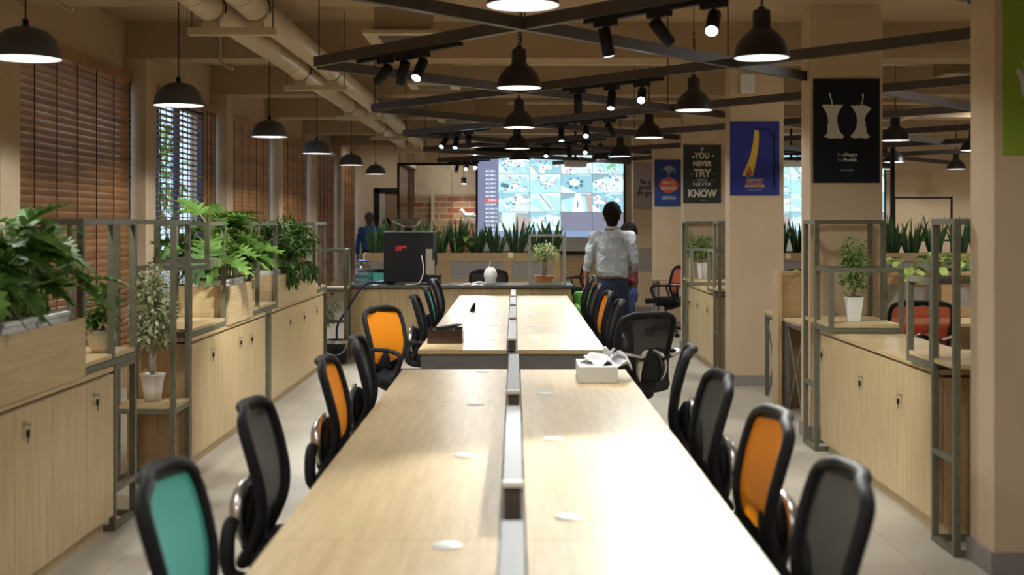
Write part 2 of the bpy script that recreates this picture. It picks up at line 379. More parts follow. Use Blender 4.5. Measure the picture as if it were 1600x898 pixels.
f = MB(); f.box(-2.0, 1.5, 24.66, 24.78, 2.10, 3.42); f.box(.9, 1.0, 22.25, 24.7, 0, 3.42); f.box(-1.66,-1.60,24.5,24.6,0,2.1); struct(f.build('wall_meeting_room', M['paint']))
gt = struct((lambda f: (f.box(-2.09,-2.05,22.0,22.05,0,2.6), f.box(-2.07,-.66,22.0,22.05,2.56,2.6), f.box(-.70,-.66,22.0,22.05,0,2.6), f.box(-2.07,-.66,22.0,22.05,0,.06), f.box(-2.09,-2.05,22.05,24.7,2.56,2.6), f.build('window_9', M['black']))[-1])(MB()))
f = MB(); f.box(-2.05,-1.125,22.02,22.032,.06,2.56); f.box(-1.118,-.70,22.02,22.032,.06,2.56); f.box(-2.076,-2.064,22.06,24.7,.0,2.56); f.build('pane', M['roomglass'], gt)
f = MB(); f.box(-1.125,-1.118,22.016,22.036,.06,2.56); f.build('joint_strip', M['silver'], gt)
# ------------------------------------------------------------------ ceiling services
PX = [(-1.91, 2.90), (-1.63, 2.90)]
for i, (x, z) in enumerate(PX):
    g = MB(); y = -1.0
    ys = [-1, 4.6, 7.8, 11.05, 14.25, 17.6, 20.9]
    for k in range(len(ys)-1):
        g.tube([(x, ys[k], z-.015), (x, ys[k]+.25, z-.015), (x, ys[k+1]-.45, z+.0), (x, ys[k+1]-.06, z-.015)], .088, 20)
        g.tube([(x, ys[k+1]-.10, z-.015), (x, ys[k+1]+.05, z-.015)], .07, 20)
        g.tube([(x, ys[k+1]-.50, z), (x, ys[k+1]-.46, z)], .092, 20)
    g.tube([(x,20.9,z-.015),(x,21.1,z-.02),(x,21.22,z-.10),(x,21.25,z-.3)], .085, 20)
    tag(g.build('ceiling_pipe', M['pipe']), ['cream painted ceiling pipe nearer the windows', 'cream painted ceiling pipe on the side of the black lattice'][i], 'pipe', None)
bl = ['nearest to the camera', 'second from the camera', 'third from the camera', 'fourth from the camera', 'farthest, where the pipes turn down']
for k, y in enumerate([7.8, 11.05, 14.25, 17.6, 20.9]):
    t = thing('pipe_bracket', 'cream channel bracket carrying the two ceiling pipes, '+bl[k], 'bracket', (-1.77, y, 2.715))
    g = MB(); g.box(-2.05, -1.50, y-.03, y+.03, 2.715, 2.762); g.build('channel', M['pipe'], t, bevel=.003)
    for x, _ in PX:
        g = MB(); g.box(x-.05, x+.05, y-.03, y+.03, 2.762, 2.80); g.build('saddle', M['pipe'], t)
        g = MB(); g.tube([(x+.095*math.cos(a), y, 2.885+.095*math.sin(a)) for a in [PI*q/10 for q in range(-1, 12)]], .005, 5); g.build('pipe_clamp', M['black'], t)
    for x in (-2.03, -1.52):
        g = MB(); g.cyl((x, y, 2.74), (x, y, 3.42), .005, 6); g.build('hanger_rod', M['greysteel'], t)
def cassette(x, y, z, label, s=.30):
    t = thing('ceiling_air_unit', label, 'air conditioner', (x, y, z))
    g = MB(); g.box(x-s*.72, x+s*.72, y-s*.72, y+s*.72, z+.03, 3.42 if z+.3 > 3.3 else z+.28); g.build('casing', M['ceil'], t)
    g = MB(); g.box(x-s, x+s, y-s, y+s, z, z+.03); g.build('grille_panel', M['pipe'], t, bevel=.006)
    g = MB()
    for k in range(-4, 5): g.box(x-s*.62, x+s*.62, y+k*.04-.008, y+k*.04+.008, z-.006, z+.001)
    g.build('louvre', M['greysteel'], t)
    g = MB()
    for a in (-1, 1):
        for b in (-1, 1): g.bar((x+a*s*.7,y+b*s*.7,z+.03),(x+a*s*.7,y+b*s*.7,3.42),.008)
    g.build('hanger_rod', M['greysteel'], t)
cassette(-.87, 9.75, 2.98, 'ceiling air conditioning cassette with square grille, nearest of the row over the desks')
cassette(-.86, 13.2, 2.98, 'second ceiling air conditioning cassette behind the spotlight bar', .27)
cassette(-.80, 17.6, 2.98, 'third and farthest ceiling air conditioning cassette over the desks')
cassette(4.6, 12.6, 2.98, 'ceiling air conditioning cassette in the aisle beyond the pillars', .38)
cassette(5.1, 17.2, 2.98, 'far ceiling air conditioning cassette in the aisle beyond the pillars', .38)
# conduits dropping from the beams
for k, (x, y) in enumerate([(-2.75, 11.63), (-2.2, 14.91), (-2.1, 18.18), (-2.2, 21.43), (-3.1, 8.43)]):
    g = MB(); g.tube([(x, y-.02, 3.40), (x, y-.02, 3.04), (x+.05, y-.02, 3.0), (x+.12, y-.06, 2.97)], .016, 8)
    tag(g.build('conduit_drop', M['pipe']), 'cream conduit elbow dropping down the face of a ceiling beam, '+['second beam', 'third beam', 'fourth beam', 'fifth beam', 'first beam'][k]+' from the camera', 'conduit')
# long thin pipes under the slab
for k, (y, z) in enumerate([(12.9, 3.2), (16.6, 3.15), (19.6, 3.05)]):
    g = MB(); g.cyl((-.1, y, z), (6.5, y, z), .03, 10)
    tag(g.build('conduit_pipe', M['pipe']), 'straight cream service pipe running crosswise under the slab, '+['nearest', 'middle', 'farthest'][k]+' of three', 'pipe')
# ------------------------------------------------------------------ black lattice of bars, one welded thing
HL = 1.54+1.05
lat = thing('ceiling_lattice', 'dark brown steel bar lattice of diamonds hung below the beams', 'lattice', (0, 6.58, HL))
CZ = [.2, 3.38, 6.58, 9.80, 13.0, 16.2, 19.4]
def clear(x, y):
    for i, z in enumerate(COLS):
        x0 = 2.09 if i < 2 else 2.03
        if x0-.03 < x < x0+.54 and z-.05 < y < z+.33: return False
    return y < 21.9 and y > -1 and x < 8.2
def latbar(zc, sgn):
    seg = None; N = 400; out = []
    for i in range(N+1):
        x = lerp(-1.30, 8.2, i/N); y = zc + sgn*1.154*(x-.05)
        ok = clear(x, y)
        if ok and seg is None: seg = (x, y)
        if (not ok or i == N) and seg is not None:
            e = (x, y); 
            if (e[0]-seg[0]) > .15: out.append((seg, e))
            seg = None
    for a, b in out:
        g = MB(); g.bar((a[0], a[1], HL + (.0 if sgn > 0 else .004)), (b[0], b[1], HL + (.0 if sgn > 0 else .004)), .045, .065); g.build('bar', M['lattice'], lat)
for z in CZ: latbar(z, -1); latbar(z, 1)
for z in (22.6, 25.8): latbar(z, -1)
for k, z in enumerate(CZ):
    for x, y in ((.05, z), (-1.28, z+1.53), (1.4, z+1.6)):
        if 0 < y < 21.4: g = MB(); g.bar((x, y, HL), (x, y, 3.42), .007); g.build('hanger_wire', M['black'], lat)
# ------------------------------------------------------------------ lamps
def lamp_light(parent, loc, e, spot=None, col=COOL, r=.03, rot=None, blend=.3, nm='lamp_light'):
    d = bpy.data.lights.new(nm, 'SPOT' if spot else 'POINT'); d.energy = e; d.color = col; d.shadow_soft_size = r
    if spot: d.spot_size = spot; d.spot_blend = blend
    o = bpy.data.objects.new(nm, d); C.objects.link(o); o.parent = parent; o.location = loc
    if rot is not None: o.rotation_euler = rot
    return o
def dome_proto():
    t = thing('dome_pendant', '', 'pendant lamp')
    g = MB(); g.lathe([(.012,.150),(.05,.146),(.095,.128),(.130,.095),(.150,.055),(.160,.012),(.162,.0)], n=40); g.build('shade', M['domepaint'], t)
    g = MB(); g.lathe([(.01,.144),(.05,.140),(.092,.122),(.126,.090),(.146,.052),(.157,.010),(.161,-.001),(.162,.0)], n=40); g.build('shade_lining', M['white_in'], t)
    g = MB(); g.cyl((0,0,.145),(0,0,.185),.014); g.cyl((0,0,.18),(0,0,1.11),.004,6); g.cyl((0,0,1.09),(0,0,1.12),.04); g.build('flex', M['black'], t)
    g = MB(); g.ell((0,0,.070),.035,.035,.045); g.cyl((0,0,.10),(0,0,.145),.018,12); g.build('bulb', M['bulb'], t)
    lamp_light(t, (0,0,.012), P_DOME, spot=R(164), blend=.25, r=.05)
    return t
LD = ['grey dome pendant lamp over the near planter, cut by the picture edge', 'grey dome pendant lamp in front of the open blind', 'grey dome pendant lamp third in the window row, above the bright leafy planter',
      'grey dome pendant lamp fourth in the window row', 'grey dome pendant lamp fifth in the window row', 'grey dome pendant lamp farthest in the window row, near the corridor door']
dome = dome_proto()
for k, (Z, px, py) in enumerate([(5.8,40,92),(8.1,279,165),(11.1,421,214),(13.8,495,240),(16.5,549,258),(19.6,587,272)]):
    x = (px-805)/1942*Z; z = 1.54+(348-py)*Z/1942
    loc = (x, Z, z)
    if k == 0: dome.location = loc; dome['label'] = LD[0]; d = dome
    else: d = dup(dome, loc, 0, LD[k])
    d['group'] = 'grey dome pendants along the windows'
def bell_proto():
    t = thing('bell_pendant', '', 'pendant lamp')
    pr = [(.012,.262),(.040,.260),(.048,.250),(.050,.165),(.062,.150),(.095,.125),(.125,.088),(.143,.045),(.150,.010),(.153,.0)]
    g = MB(); g.lathe(pr, n=40); g.build('shade', M['bellpaint'], t)
    g = MB(); g.lathe([(max(r-.005,.005), z-.004) for r, z in pr[3:]]+[(.153,.0)], n=40); g.build('shade_lining', M['white_in'], t)
    g = MB(); g.cyl((0,0,.258),(0,0,.275),.02)
    z = .275
    while z < .62: 
        g.tube([(.009*math.cos(a) if int(z*1000)%2 else 0, .009*math.cos(a) if not int(z*1000)%2 else 0, z+.014*math.sin(a)+.012) for a in [2*PI*q/8 for q in range(9)]], .0025, 5, cap=False); z += .023
    g.tube([(.0,.0,.28),(.016,.004,.33),(-.012,-.004,.40),(.014,.0,.48),(0,0,.6),(0,0,.98)], .003, 5)
    g.build('chain', M['black'], t)
    g = MB(); g.ell((0,0,.055),.034,.034,.042); g.cyl((0,0,.09),(0,0,.155),.02,12); g.build('bulb', M['bulb'], t)
    lamp_light(t, (0,0,.010), P_BELL, spot=R(164), blend=.25, r=.05)
    return t
bell = bell_proto(); first = True
LB = ['black bell pendant lamp over the near table, cut by the top of the picture', 'black bell pendant lamp over the near table centre, seen whole', 'black bell pendant lamp over the far table, second complete one of the centre row',
      'black bell pendant lamp over the far end of the far table', 'black bell pendant lamp in front of the top of the projection',
      'black bell pendant lamp beside the blinding spotlight', 'black bell pendant lamp left of the pillar with the lamp-post poster', 'black bell pendant lamp between the two middle pillars, third of the aisle row',
      'small black bell pendant lamp at the projection corner', 'smallest black bell pendant lamp, before the top edge of the projection',
      'black bell pendant lamp beyond the pillar with the apple poster', 'black bell pendant lamp farther behind the one beside the apple poster', 'black bell pendant lamp half hidden by the pillar with the green poster']
BP = [(5.15,817,8),(8.3,811,137),(11.7,811,199),(15.0,808,232),(17.9,812,250),(6.77,1190,90),(9.93,1084,172),(13.1,1014,215),(16.8,969,244),(21.0,938,249),(13.65,1399,219),(18.4,1397,253),(15.5,1520,235)]
for k, (Z, px, py) in enumerate(BP):
    x = (px-805)/1942*Z; z = 1.54+(348-py)*Z/1942; loc = (x, Z, z)
    if k == 0: bell.location = loc; bell['label'] = LB[0]; d = bell
    else: d = dup(bell, loc, 0, LB[k])
    d['group'] = 'black bell pendants'
# unseen bell pendants added beyond the pillars to brighten the far aisle
for k, (x, y) in enumerate([(5.6, 7.6), (6.9, 12.0)]):
    d = dup(bell, (x, y, 2.42), 0, ['black bell pendant lamp in the aisle hidden behind the nearest pillar', 'black bell pendant lamp deep in the aisle beyond the pillars'][k]); d['group'] = 'black bell pendants'
# spotlight tracks
def spot_on(k, px, aim, e, face, label, size=R(50), track=None, grp=None):
    zc = CZ[k+2]; q = (px-805)/1942      # bar: Z = zc - 1.154 (x - .05)
    x = q*(zc+.0577)/(1+1.154*q); y = zc-1.154*(x-.05); piv = Vector((x, y, HL-.135))
    t = thing('track_spotlight', label, 'spotlight', (x, y, HL-.05)); t['group'] = grp
    dv = Vector((1,-1.154,0)).normalized()*.07
    g = MB(); g.bar((x-dv.x,y-dv.y,HL-.068),(x+dv.x,y+dv.y,HL-.068),.034,.03); g.build('adapter', M['black'], t, bevel=.002)
    g = MB(); g.cyl((x,y,HL-.08),(x,y,piv.z),.008,8); g.build('stem', M['black'], t)
    a = (Vector(aim)-piv).normalized()
    g = MB(); g.tube([piv-a*.045, piv-a*.044, piv+a*.094, piv+a*.095], [.022,.031,.031,.028], 20); 
    g.build('barrel', M['black'], t)
    g = MB(); g.disc(piv+a*.0965, .025, 20, nrm=a); g.build('lens', M['lensface'] if face == 2 else M['lensdim'] if face == 1 else M['greysteel'], t)
    if e: 
        rot = a.to_track_quat('-Z', 'Y').to_euler()
        lamp_light(t, piv+a*.105-t.location, e*P_SPOT, spot=size, r=.025, rot=rot, blend=.6)
    return x, y
def track(k, pxa, pxb, label):
    zc = CZ[k+2]; P = []
    for px in (pxa, pxb):
        q = (px-805)/1942; x = q*(zc+.0577)/(1+1.154*q); P.append((x, zc-1.154*(x-.05), HL-.044))
    g = MB(); g.bar(P[0], P[1], .034, .022); o = g.build('light_track', M['black']); tag(o, label, 'light track')
for k, (x, y, z) in enumerate([(7.2, 20.3, 2.42), (6.0, 20.3, 2.42)]):
    d = dup(bell, (x, y, z), 0, ['tiny lit bell pendant near the far back wall, close to the nearest pillar edge', 'tiny lit bell pendant near the far back wall, next to the apple pillar'][k]); d['group'] = 'black bell pendants'
for k, (x, y) in enumerate([(.03, 1.7), (1.41, 3.5), (1.41, .4), (.03, -1.6)]):  # bells added out of view to brighten the camera-facing pillar sides
    d = dup(bell, (x, y, 2.44), 0, 'black bell pendant lamp outside the picture, '+['over the start of the near desk', 'over the nearest pillar-side chair', 'level with the camera on the pillar side', 'behind the camera'][k]); d['group'] = 'black bell pendants'
for k, (x, y) in enumerate([(-2.2, 3.0), (-2.2, .2)]):  # unseen domes added to fill the near end with light
    d = dup(dome, (x, y, 2.30), 0, ['grey dome pendant lamp over the start of the nearest planter, outside the picture', 'grey dome pendant lamp level with the camera, outside the picture'][k]); d['group'] = 'grey dome pendants along the windows'
def fill_strip(x, y, z, L, e, label):  # added fill lights for dark areas, modelled as hung linear fittings
    t = thing('strip_light', label, 'ceiling light', (x, y, z))
    g = MB(); g.box(x-.04, x+.04, y-L/2, y+L/2, z, z+.05); g.build('housing', M['white'], t, bevel=.003)
    g = MB(); g.box(x-.03, x+.03, y-L/2+.01, y+L/2-.01, z-.006, z-.0005); g.build('diffuser', M['stripface'], t)
    for a in (-1, 1): g = MB(); g.cyl((x, y+a*L*.4, z+.05), (x, y+a*L*.4, 3.42), .004, 6); g.build('hanger_rod', M['greysteel'], t)
    d = bpy.data.lights.new('tube_light', 'AREA'); d.shape = 'RECTANGLE'; d.size = .06; d.size_y = L; d.energy = e; d.color = COOL
    o = bpy.data.objects.new('tube_light', d); C.objects.link(o); o.parent = t; o.location = (0, 0, -.012)
fill_strip(-2.75, 26.3, 3.2, 1.2, 6, 'linear ceiling light in the corridor by the dark door'); fill_strip(-1.2, 23.5, 3.0, 1.2, 9, 'linear ceiling light inside the glass meeting room')
fill_strip(7.0, 17.5, 3.2, 1.2, 40, 'linear ceiling light in the far side aisle'); fill_strip(4.6, 9.0, 3.2, 1.2, 60, 'linear ceiling light over the side desks')
track(0, 560, 720, 'black light track under the nearest lattice bar on the window side')
track(0, 915, 1170, 'black light track under the nearest lattice bar on the pillar side')
track(1, 880, 1035, 'black light track under the second lattice bar on the pillar side')
track(2, 672, 765, 'black light track under the third lattice bar on the window side')
track(2, 850, 978, 'black light track under the third lattice bar on the pillar side')
track(3, 838, 945, 'black light track under the fourth lattice bar before the projection')
track(4, 700, 765, 'black light track under the last lattice bar before the glass room')
S = [
 (0, 602, (-2.2, 9.2, 1.0), 150, 0, 'unlit-looking black spotlight aimed at the planter, first on the window-side track', R(48)),
 (0, 631, (-1.35, 8.9, 0), 170, 1, 'black spotlight aimed at the floor, middle one on the window-side track', R(60)),
 (0, 658, (-1.3, 5.6, .2), 60, 2, 'black spotlight with bright lens facing the room, last on the window-side track', R(40)),
 (0, 946, (.95, 6.6, 0), 70, 1, 'black spotlight pointing straight down over the near table', R(60)),
 (0, 1030, (2.2, 7.2, .8), 90, 0, 'black spotlight tilted away over the near table, middle of its track', R(55)),
 (0, 1115, (.34, 3.65, .75), 400, 2, 'spotlight with blinding lens near the top of the picture', R(46)),
 (1, 903, (.6, 10.2, 0), 40, 0, 'dark black spotlight on the second track, over the far table', R(50)),
 (1, 956, (.48, 8.2, .75), 75, 1, 'black spotlight tilted toward the far table, middle of the second track', R(60)),
 (1, 1003, (.48, 6.35, .75), 80, 2, 'black spotlight with round bright lens, last on the second track', R(45)),
 (2, 695, (-1.8, 12.2, .6), 100, 1, 'small black spotlight leaning to the planters on the third window-side track', R(50)),
 (2, 713, (-1.0, 12.5, 0), 110, 1, 'small black spotlight pointing down on the third window-side track', R(60)),
 (2, 732, (-.6, 15.0, .5), 50, 0, 'small black spotlight leaning to the table on the third window-side track', R(60)),
 (2, 877, (.5, 12.0, .75), 85, 1, 'small black spotlight hanging straight on the third pillar-side track', R(60)),
 (2, 916, (.5, 10.4, .75), 100, 1, 'small black spotlight with lit rim on the third pillar-side track', R(60)),
 (2, 952, (2.1, 13.6, .6), 110, 0, 'small black spotlight aimed at the pillar cabinet on the third track', R(55)),
 (3, 854, (.2, 14.4, .8), 90, 1, 'tiny black spotlight above the projection, first on the fourth track', R(60)),
 (3, 889, (.9, 15.6, 0), 40, 0, 'tiny dark spotlight above the projection, middle on the fourth track', R(60)),
 (3, 916, (.4, 13.2, .8), 100, 1, 'tiny black spotlight above the projection with lit rim, last on the fourth track', R(55)),
 (4, 714, (-1.4, 17.5, 0), 60, 0, 'tiny unlit spotlight before the glass room, first of three', R(60)),
 (4, 729, (-1.2, 16.2, .6), 80, 1, 'tiny spotlight with half-lit lens before the glass room, second of three', R(60)),
 (4, 743, (-.8, 14.5, .8), 90, 2, 'tiny spotlight with glaring lens before the glass room, third of three', R(50)),
]
for s in S: spot_on(*s[:6], size=s[6], grp='black track spotlights')
# downlight inside the glazed room
t = thing('wall_washer', 'small lit ceiling fitting shining down the brick wall in the glass room', 'downlight', (-1.0, 24.2, 2.30))
g = MB(); g.cyl((-1.0,24.2,2.30),(-1.0,24.2,2.42),.05); g.cyl((-1.0,24.2,2.4),(-1.0,24.2,3.42),.006); g.build('housing', M['black'], t)
g = MB(); g.disc((-1.0,24.2,2.298), .045, nrm=(0,0,-1)); g.build('lens', M['lensface'], t)
lamp_light(t, (0,0,-.02), 30, spot=R(120), r=.04, blend=.8)
# ------------------------------------------------------------------ posters
POS = {k: mat(k, c, .7, spec=.2) for k, c in {'poster_black': (.014,.017,.028), 'poster_charcoal': (.045,.046,.046), 'poster_blue': (.032,.045,.26), 'poster_blue2': (.03,.06,.22), 'poster_lilac': (.36,.28,.29),
       'poster_green': (.28,.40,.045), 'ink_white': (.62,.62,.60), 'ink_cream': (.66,.62,.52), 'ink_grey': (.40,.41,.42), 'ink_yellow': (.72,.44,.06), 'ink_red': (.62,.10,.04), 'ink_dark': (.03,.012,.04), 'ink_navy': (.012,.014,.06), 'ink_skin': (.40,.18,.08), 'ink_blueg': (.12,.16,.24), 'ink_orange': (.75,.40,.16)}.items()}
def poster(cx, zf, cz, w, h, m, label):
    t = thing('poster', label, 'poster', (cx, zf, cz))
    g = MB(); g.box(cx-w/2, cx+w/2, zf-.012, zf, cz-h/2, cz+h/2); g.build('board', POS[m], t, bevel=.001)
    return t
def flat(parent, nm, pts, y, m):
    g = MB(); g.prism(pts, y, y-.0012); return g.build(nm, POS[m], parent)
# apple cores
cx, cz, zf = 2.343, 2.19, 8.80; w, h = .47, .735
t = poster(cx, zf, cz, w, h, 'poster_black', 'black poster with two white apple cores on the second pillar')
Y = zf-.0125; sc = w/430.0
def PP(u, v): return (cx+(u-305)*sc, cz+h/2-(v-97)*sc*1.0)
core1 = [(147,265),(180,262),(215,266),(250,262),(283,266),(262,295),(247,325),(243,365),(250,410),(262,440),(292,472),(270,485),(240,480),(215,483),(185,480),(158,470),(178,450),(182,425),(178,400),(186,385),(183,350),(178,325),(165,300),(150,280)]
core2 = [(330,268),(360,270),(395,266),(430,270),(465,285),(452,305),(430,330),(422,360),(430,385),(424,395),(432,410),(432,440),(445,460),(458,472),(430,484),(395,478),(350,482),(328,470),(350,445),(368,410),(373,370),(368,330),(352,297)]
for k, c in enumerate((core1, core2)): flat(t, 'apple_core', [PP(u, v) for u, v in c], Y, 'ink_white')
flat(t, 'apple_stalk', [PP(*p) for p in [(188,190),(196,186),(206,215),(216,262),(209,262),(200,225)]], Y, 'ink_white')
flat(t, 'apple_stalk', [PP(*p) for p in [(404,196),(416,194),(415,225),(404,268),(398,268),(408,225)]], Y, 'ink_white')
def ptxt(par, s, size, x, z, y, m, bold=0, sx=1, ax='CENTER', nm='lettering'): return text_obj(nm, s, size, (x, y-.0008, z), POS[m], par, bold=bold, sx=sx, ax=ax)
x0 = PP(245,0)[0]
ptxt(t, 'Stay', .030, x0, PP(0,587)[1], Y, 'ink_grey', 0, 1, 'LEFT'); ptxt(t, 'Hungry', .032, PP(286,0)[0], PP(0,587)[1], Y, 'ink_white', .0014, 1, 'LEFT')
ptxt(t, 'Stay', .030, x0, PP(0,621)[1], Y, 'ink_grey', 0, 1, 'LEFT'); ptxt(t, 'Foolish', .032, PP(286,0)[0], PP(0,621)[1], Y, 'ink_white', .0014, 1, 'LEFT')
ptxt(t, 'Steve Jobs', .022, PP(308,0)[0], PP(0,687)[1], Y, 'ink_grey')
# lamp post slide
cx, cz, zf = 2.262, 2.15, 11.75; w, h = .466, .70
t = poster(cx, zf, cz, w, h, 'poster_blue', 'royal blue poster with a yellow slide of light from a lamp post'); Y = zf-.0125; sc = w/386.0
def PP(u, v): return (cx+(u-841)*sc, cz+h/2-(v-146)*sc*1.21/1.21)
flat(t, 'light_slide', [PP(*p) for p in [(838,215),(870,217),(874,270),(868,360),(850,470),(830,560),(822,583),(780,578),(742,572),(775,500),(805,420),(826,330),(834,260)]], Y, 'ink_yellow')
flat(t, 'lamp_post', [PP(*p) for p in [(988,230),(1001,230),(1001,668),(986,668)]], Y, 'ink_navy')
arc = [PP(*p) for p in [(838,208),(880,202),(920,205),(955,220),(985,255),(990,275)]]
g = MB(); g.tube([(x, Y-.001, z) for x, z in arc], .004, 6); g.build('lamp_arm', POS['ink_navy'], t)
flat(t, 'child_legs', [PP(*p) for p in [(775,560),(812,560),(818,582),(790,590),(768,584)]], Y-.001, 'ink_blueg')
flat(t, 'child_body', [PP(*p) for p in [(785,530),(812,528),(830,545),(818,556),(812,566),(782,566),(765,550)]], Y-.001, 'ink_red')
flat(t, 'child_head', [PP(799+15*math.cos(a), 517+15*math.sin(a)) for a in [2*PI*q/14 for q in range(14)]], Y-.002, 'ink_skin')
ptxt(t, 'CREATIVITY', .040, cx, PP(0,611)[1], Y, 'ink_orange', .0008, .8); ptxt(t, 'IS INTELLIGENCE', .026, cx, PP(0,635)[1], Y, 'ink_orange', 0, .78)
ptxt(t, 'HAVING FUN', .034, cx, PP(0,655)[1], Y, 'ink_orange', .0015, .92); ptxt(t, 'ALBERT EINSTEIN', .017, cx, PP(0,684)[1], Y, 'ink_grey')
# typographic poster
cx, cz, zf = 2.247, 2.128, 14.95; w, h = .456, .70
t = poster(cx, zf, cz, w, h, 'poster_charcoal', 'charcoal poster reading IF YOU NEVER TRY YOU\'LL NEVER KNOW'); Y = zf-.0125; sc = h/450.0
def PZ(v): return cz+h/2-(v-333)*sc
for s, v, sz, bd, sx in (('IF',370,.062,.001,.9),('YOU',420,.098,.004,.82),('NEVER',480,.080,.004,.92),('TRY',555,.125,.006,.88),("YOU'LL",607,.034,.001,1.1),('NEVER',640,.062,.001,1.2),('KNOW',712,.118,.006,.88)):
    ptxt(t, s, sz, cx, PZ(v), Y, 'ink_cream', bd, sx)
X = lambda u: cx+(u-437)*sc
flat(t, 'arrow_mark', [(X(360),PZ(417)),(X(385),PZ(428)),(X(360),PZ(439))], Y, 'ink_cream'); flat(t, 'arrow_mark', [(X(528),PZ(408)),(X(505),PZ(419)),(X(528),PZ(430))], Y, 'ink_cream')
for u, v in ((350,562),(370,560),(515,558),(538,558),(427,762),(443,762),(459,762)):
    flat(t, 'dot_mark', [(X(u+4*math.cos(a)), PZ(v+4*math.sin(a))) for a in [2*PI*q/8 for q in range(8)]], Y, 'ink_cream')
for u0, u1, v in ((362,382,607),(505,525,607),(412,432,668),(446,466,668)): flat(t, 'dash_mark', [(X(u0),PZ(v-2)),(X(u1),PZ(v-2)),(X(u1),PZ(v+2)),(X(u0),PZ(v+2))], Y, 'ink_cream')
# imagination poster
cx, cz, zf = 2.262, 2.118, 18.15; w, h = .46, .68
t = poster(cx, zf, cz, w, h, 'poster_blue2', 'blue poster with white tree growing from a red fruit, reading IMAGINATION'); Y = zf-.0125
flat(t, 'red_fruit', [(cx-.02+.135*math.cos(a)*(1+.06*math.cos(2*a)), cz-.03+.115*math.sin(a)*(1-.05*abs(math.cos(a)))) for a in [2*PI*q/28 for q in range(28)]], Y, 'ink_red')
g = MB(); rnd = random.Random(4)
def twig(p, a, L, d):
    q = (p[0]+math.cos(a)*L, p[1]+math.sin(a)*L); g.bar((p[0],Y-.002,p[1]),(q[0],Y-.002,q[1]), .0022+.0012*d, .002, up=(0,1,0))
    if d > 0:
        for s in (-.55, 0, .55) if d > 2 else (-.45, .45): twig(q, a+s+rnd.uniform(-.15,.15), L*.72, d-1)
twig((cx-.02, cz+.075), PI/2, .06, 5); g.build('tree_drawing', POS['ink_white'], t)
ptxt(t, 'IMAGI', .078, cx-.02, cz+.005, Y-.002, 'ink_cream', .002, .9); ptxt(t, 'NATION', .072, cx-.02, cz-.075, Y-.002, 'ink_cream', .002, .8)
ptxt(t, 'is the beginning of', .025, cx-.02, cz-.19, Y, 'ink_cream'); ptxt(t, 'CREATION', .042, cx-.02, cz-.225, Y, 'ink_cream', .001); 
# lilac poster
cx, cz, zf = 2.28, 2.18, 21.40; w, h = .48, .80
t = poster(cx, zf, cz, w, h, 'poster_lilac', 'pale lilac poster with dark handwritten words beside the projection'); Y = zf-.0125
ptxt(t, 'Be a', .12, cx-.04, cz+.06, Y, 'ink_dark', .003, .9); ptxt(t, 'good &', .11, cx-.0, cz-.03, Y, 'ink_dark', .003, .9); ptxt(t, 'do good', .12, cx-.01, cz-.13, Y, 'ink_dark', .003, .85)
# green poster, mostly out of frame
t = poster(2.365, 5.43, 2.20, .47, .73, 'poster_green', 'lime green poster on the nearest pillar, cut by the picture edge')
HX, HZ = 2.235, 2.165
flat(t, 'white_hand', [(HX+a*.075, HZ+b*.075) for a, b in [(-.35,-1),(.45,-1.2),(.7,-.2),(.75,.9),(.55,1),(.45,.2),(.35,1.2),(.15,1.25),(.12,.3),(-.1,1.1),(-.3,1.0),(-.15,.2),(-.55,.65),(-.72,.5),(-.45,-.1)]], 5.43-.0125, 'ink_white')
t = thing('access_point', 'white rounded box mounted high on the third pillar', 'wireless unit', (2.17, 11.75, 2.85))
g = MB(); g.box(2.12,2.26,11.72,11.75,2.76,2.95); g.build('casing', M['white'], t, bevel=.015)
# ------------------------------------------------------------------ projection screens
EM = {k: mat('screen_'+k, (.02,.02,.02), .6, emis=c, estr=s*.66) for k, (c, s) in {'side': ((.20,.22,.34), 1.0), 'bar': ((.24,.34,.52), 1.0), 'empty': ((.24,.25,.34), .95), 'txt': ((.75,.9,1), 1.1), 'redsel': ((.85,.13,.08), 1),
      'c1': ((.48,.80,.90), 1.0), 'c2': ((.34,.62,.72), 1), 'c3': ((.70,.86,.84), 1.0), 'wh': ((.92,1,1), 1.35), 'dk': ((.10,.22,.28), 1), 'md': ((.28,.46,.52), 1), 'gr': ((.25,.55,.28), 1), 'rd': ((.60,.22,.28), 1), 'bl': ((.10,.30,.52), 1), 'br': ((.50,.44,.42), 1), 'cy': ((.45,.90,1.0), 1.1)}.items()}
def clip_poly(P, x0, x1, z0, z1):
    for ax, lim, sg in ((0,x0,1),(0,x1,-1),(1,z0,1),(1,z1,-1)):
        out = []
        for i in range(len(P)):
            a, b = P[i-1], P[i]; da, db = (a[ax]-lim)*sg, (b[ax]-lim)*sg
            if (da >= 0) != (db >= 0): t = da/(da-db); out.append((a[0]+(b[0]-a[0])*t, a[1]+(b[1]-a[1])*t))
            if db >= 0: out.append(b)
        P = out
        if len(P) < 3: return []
    return P
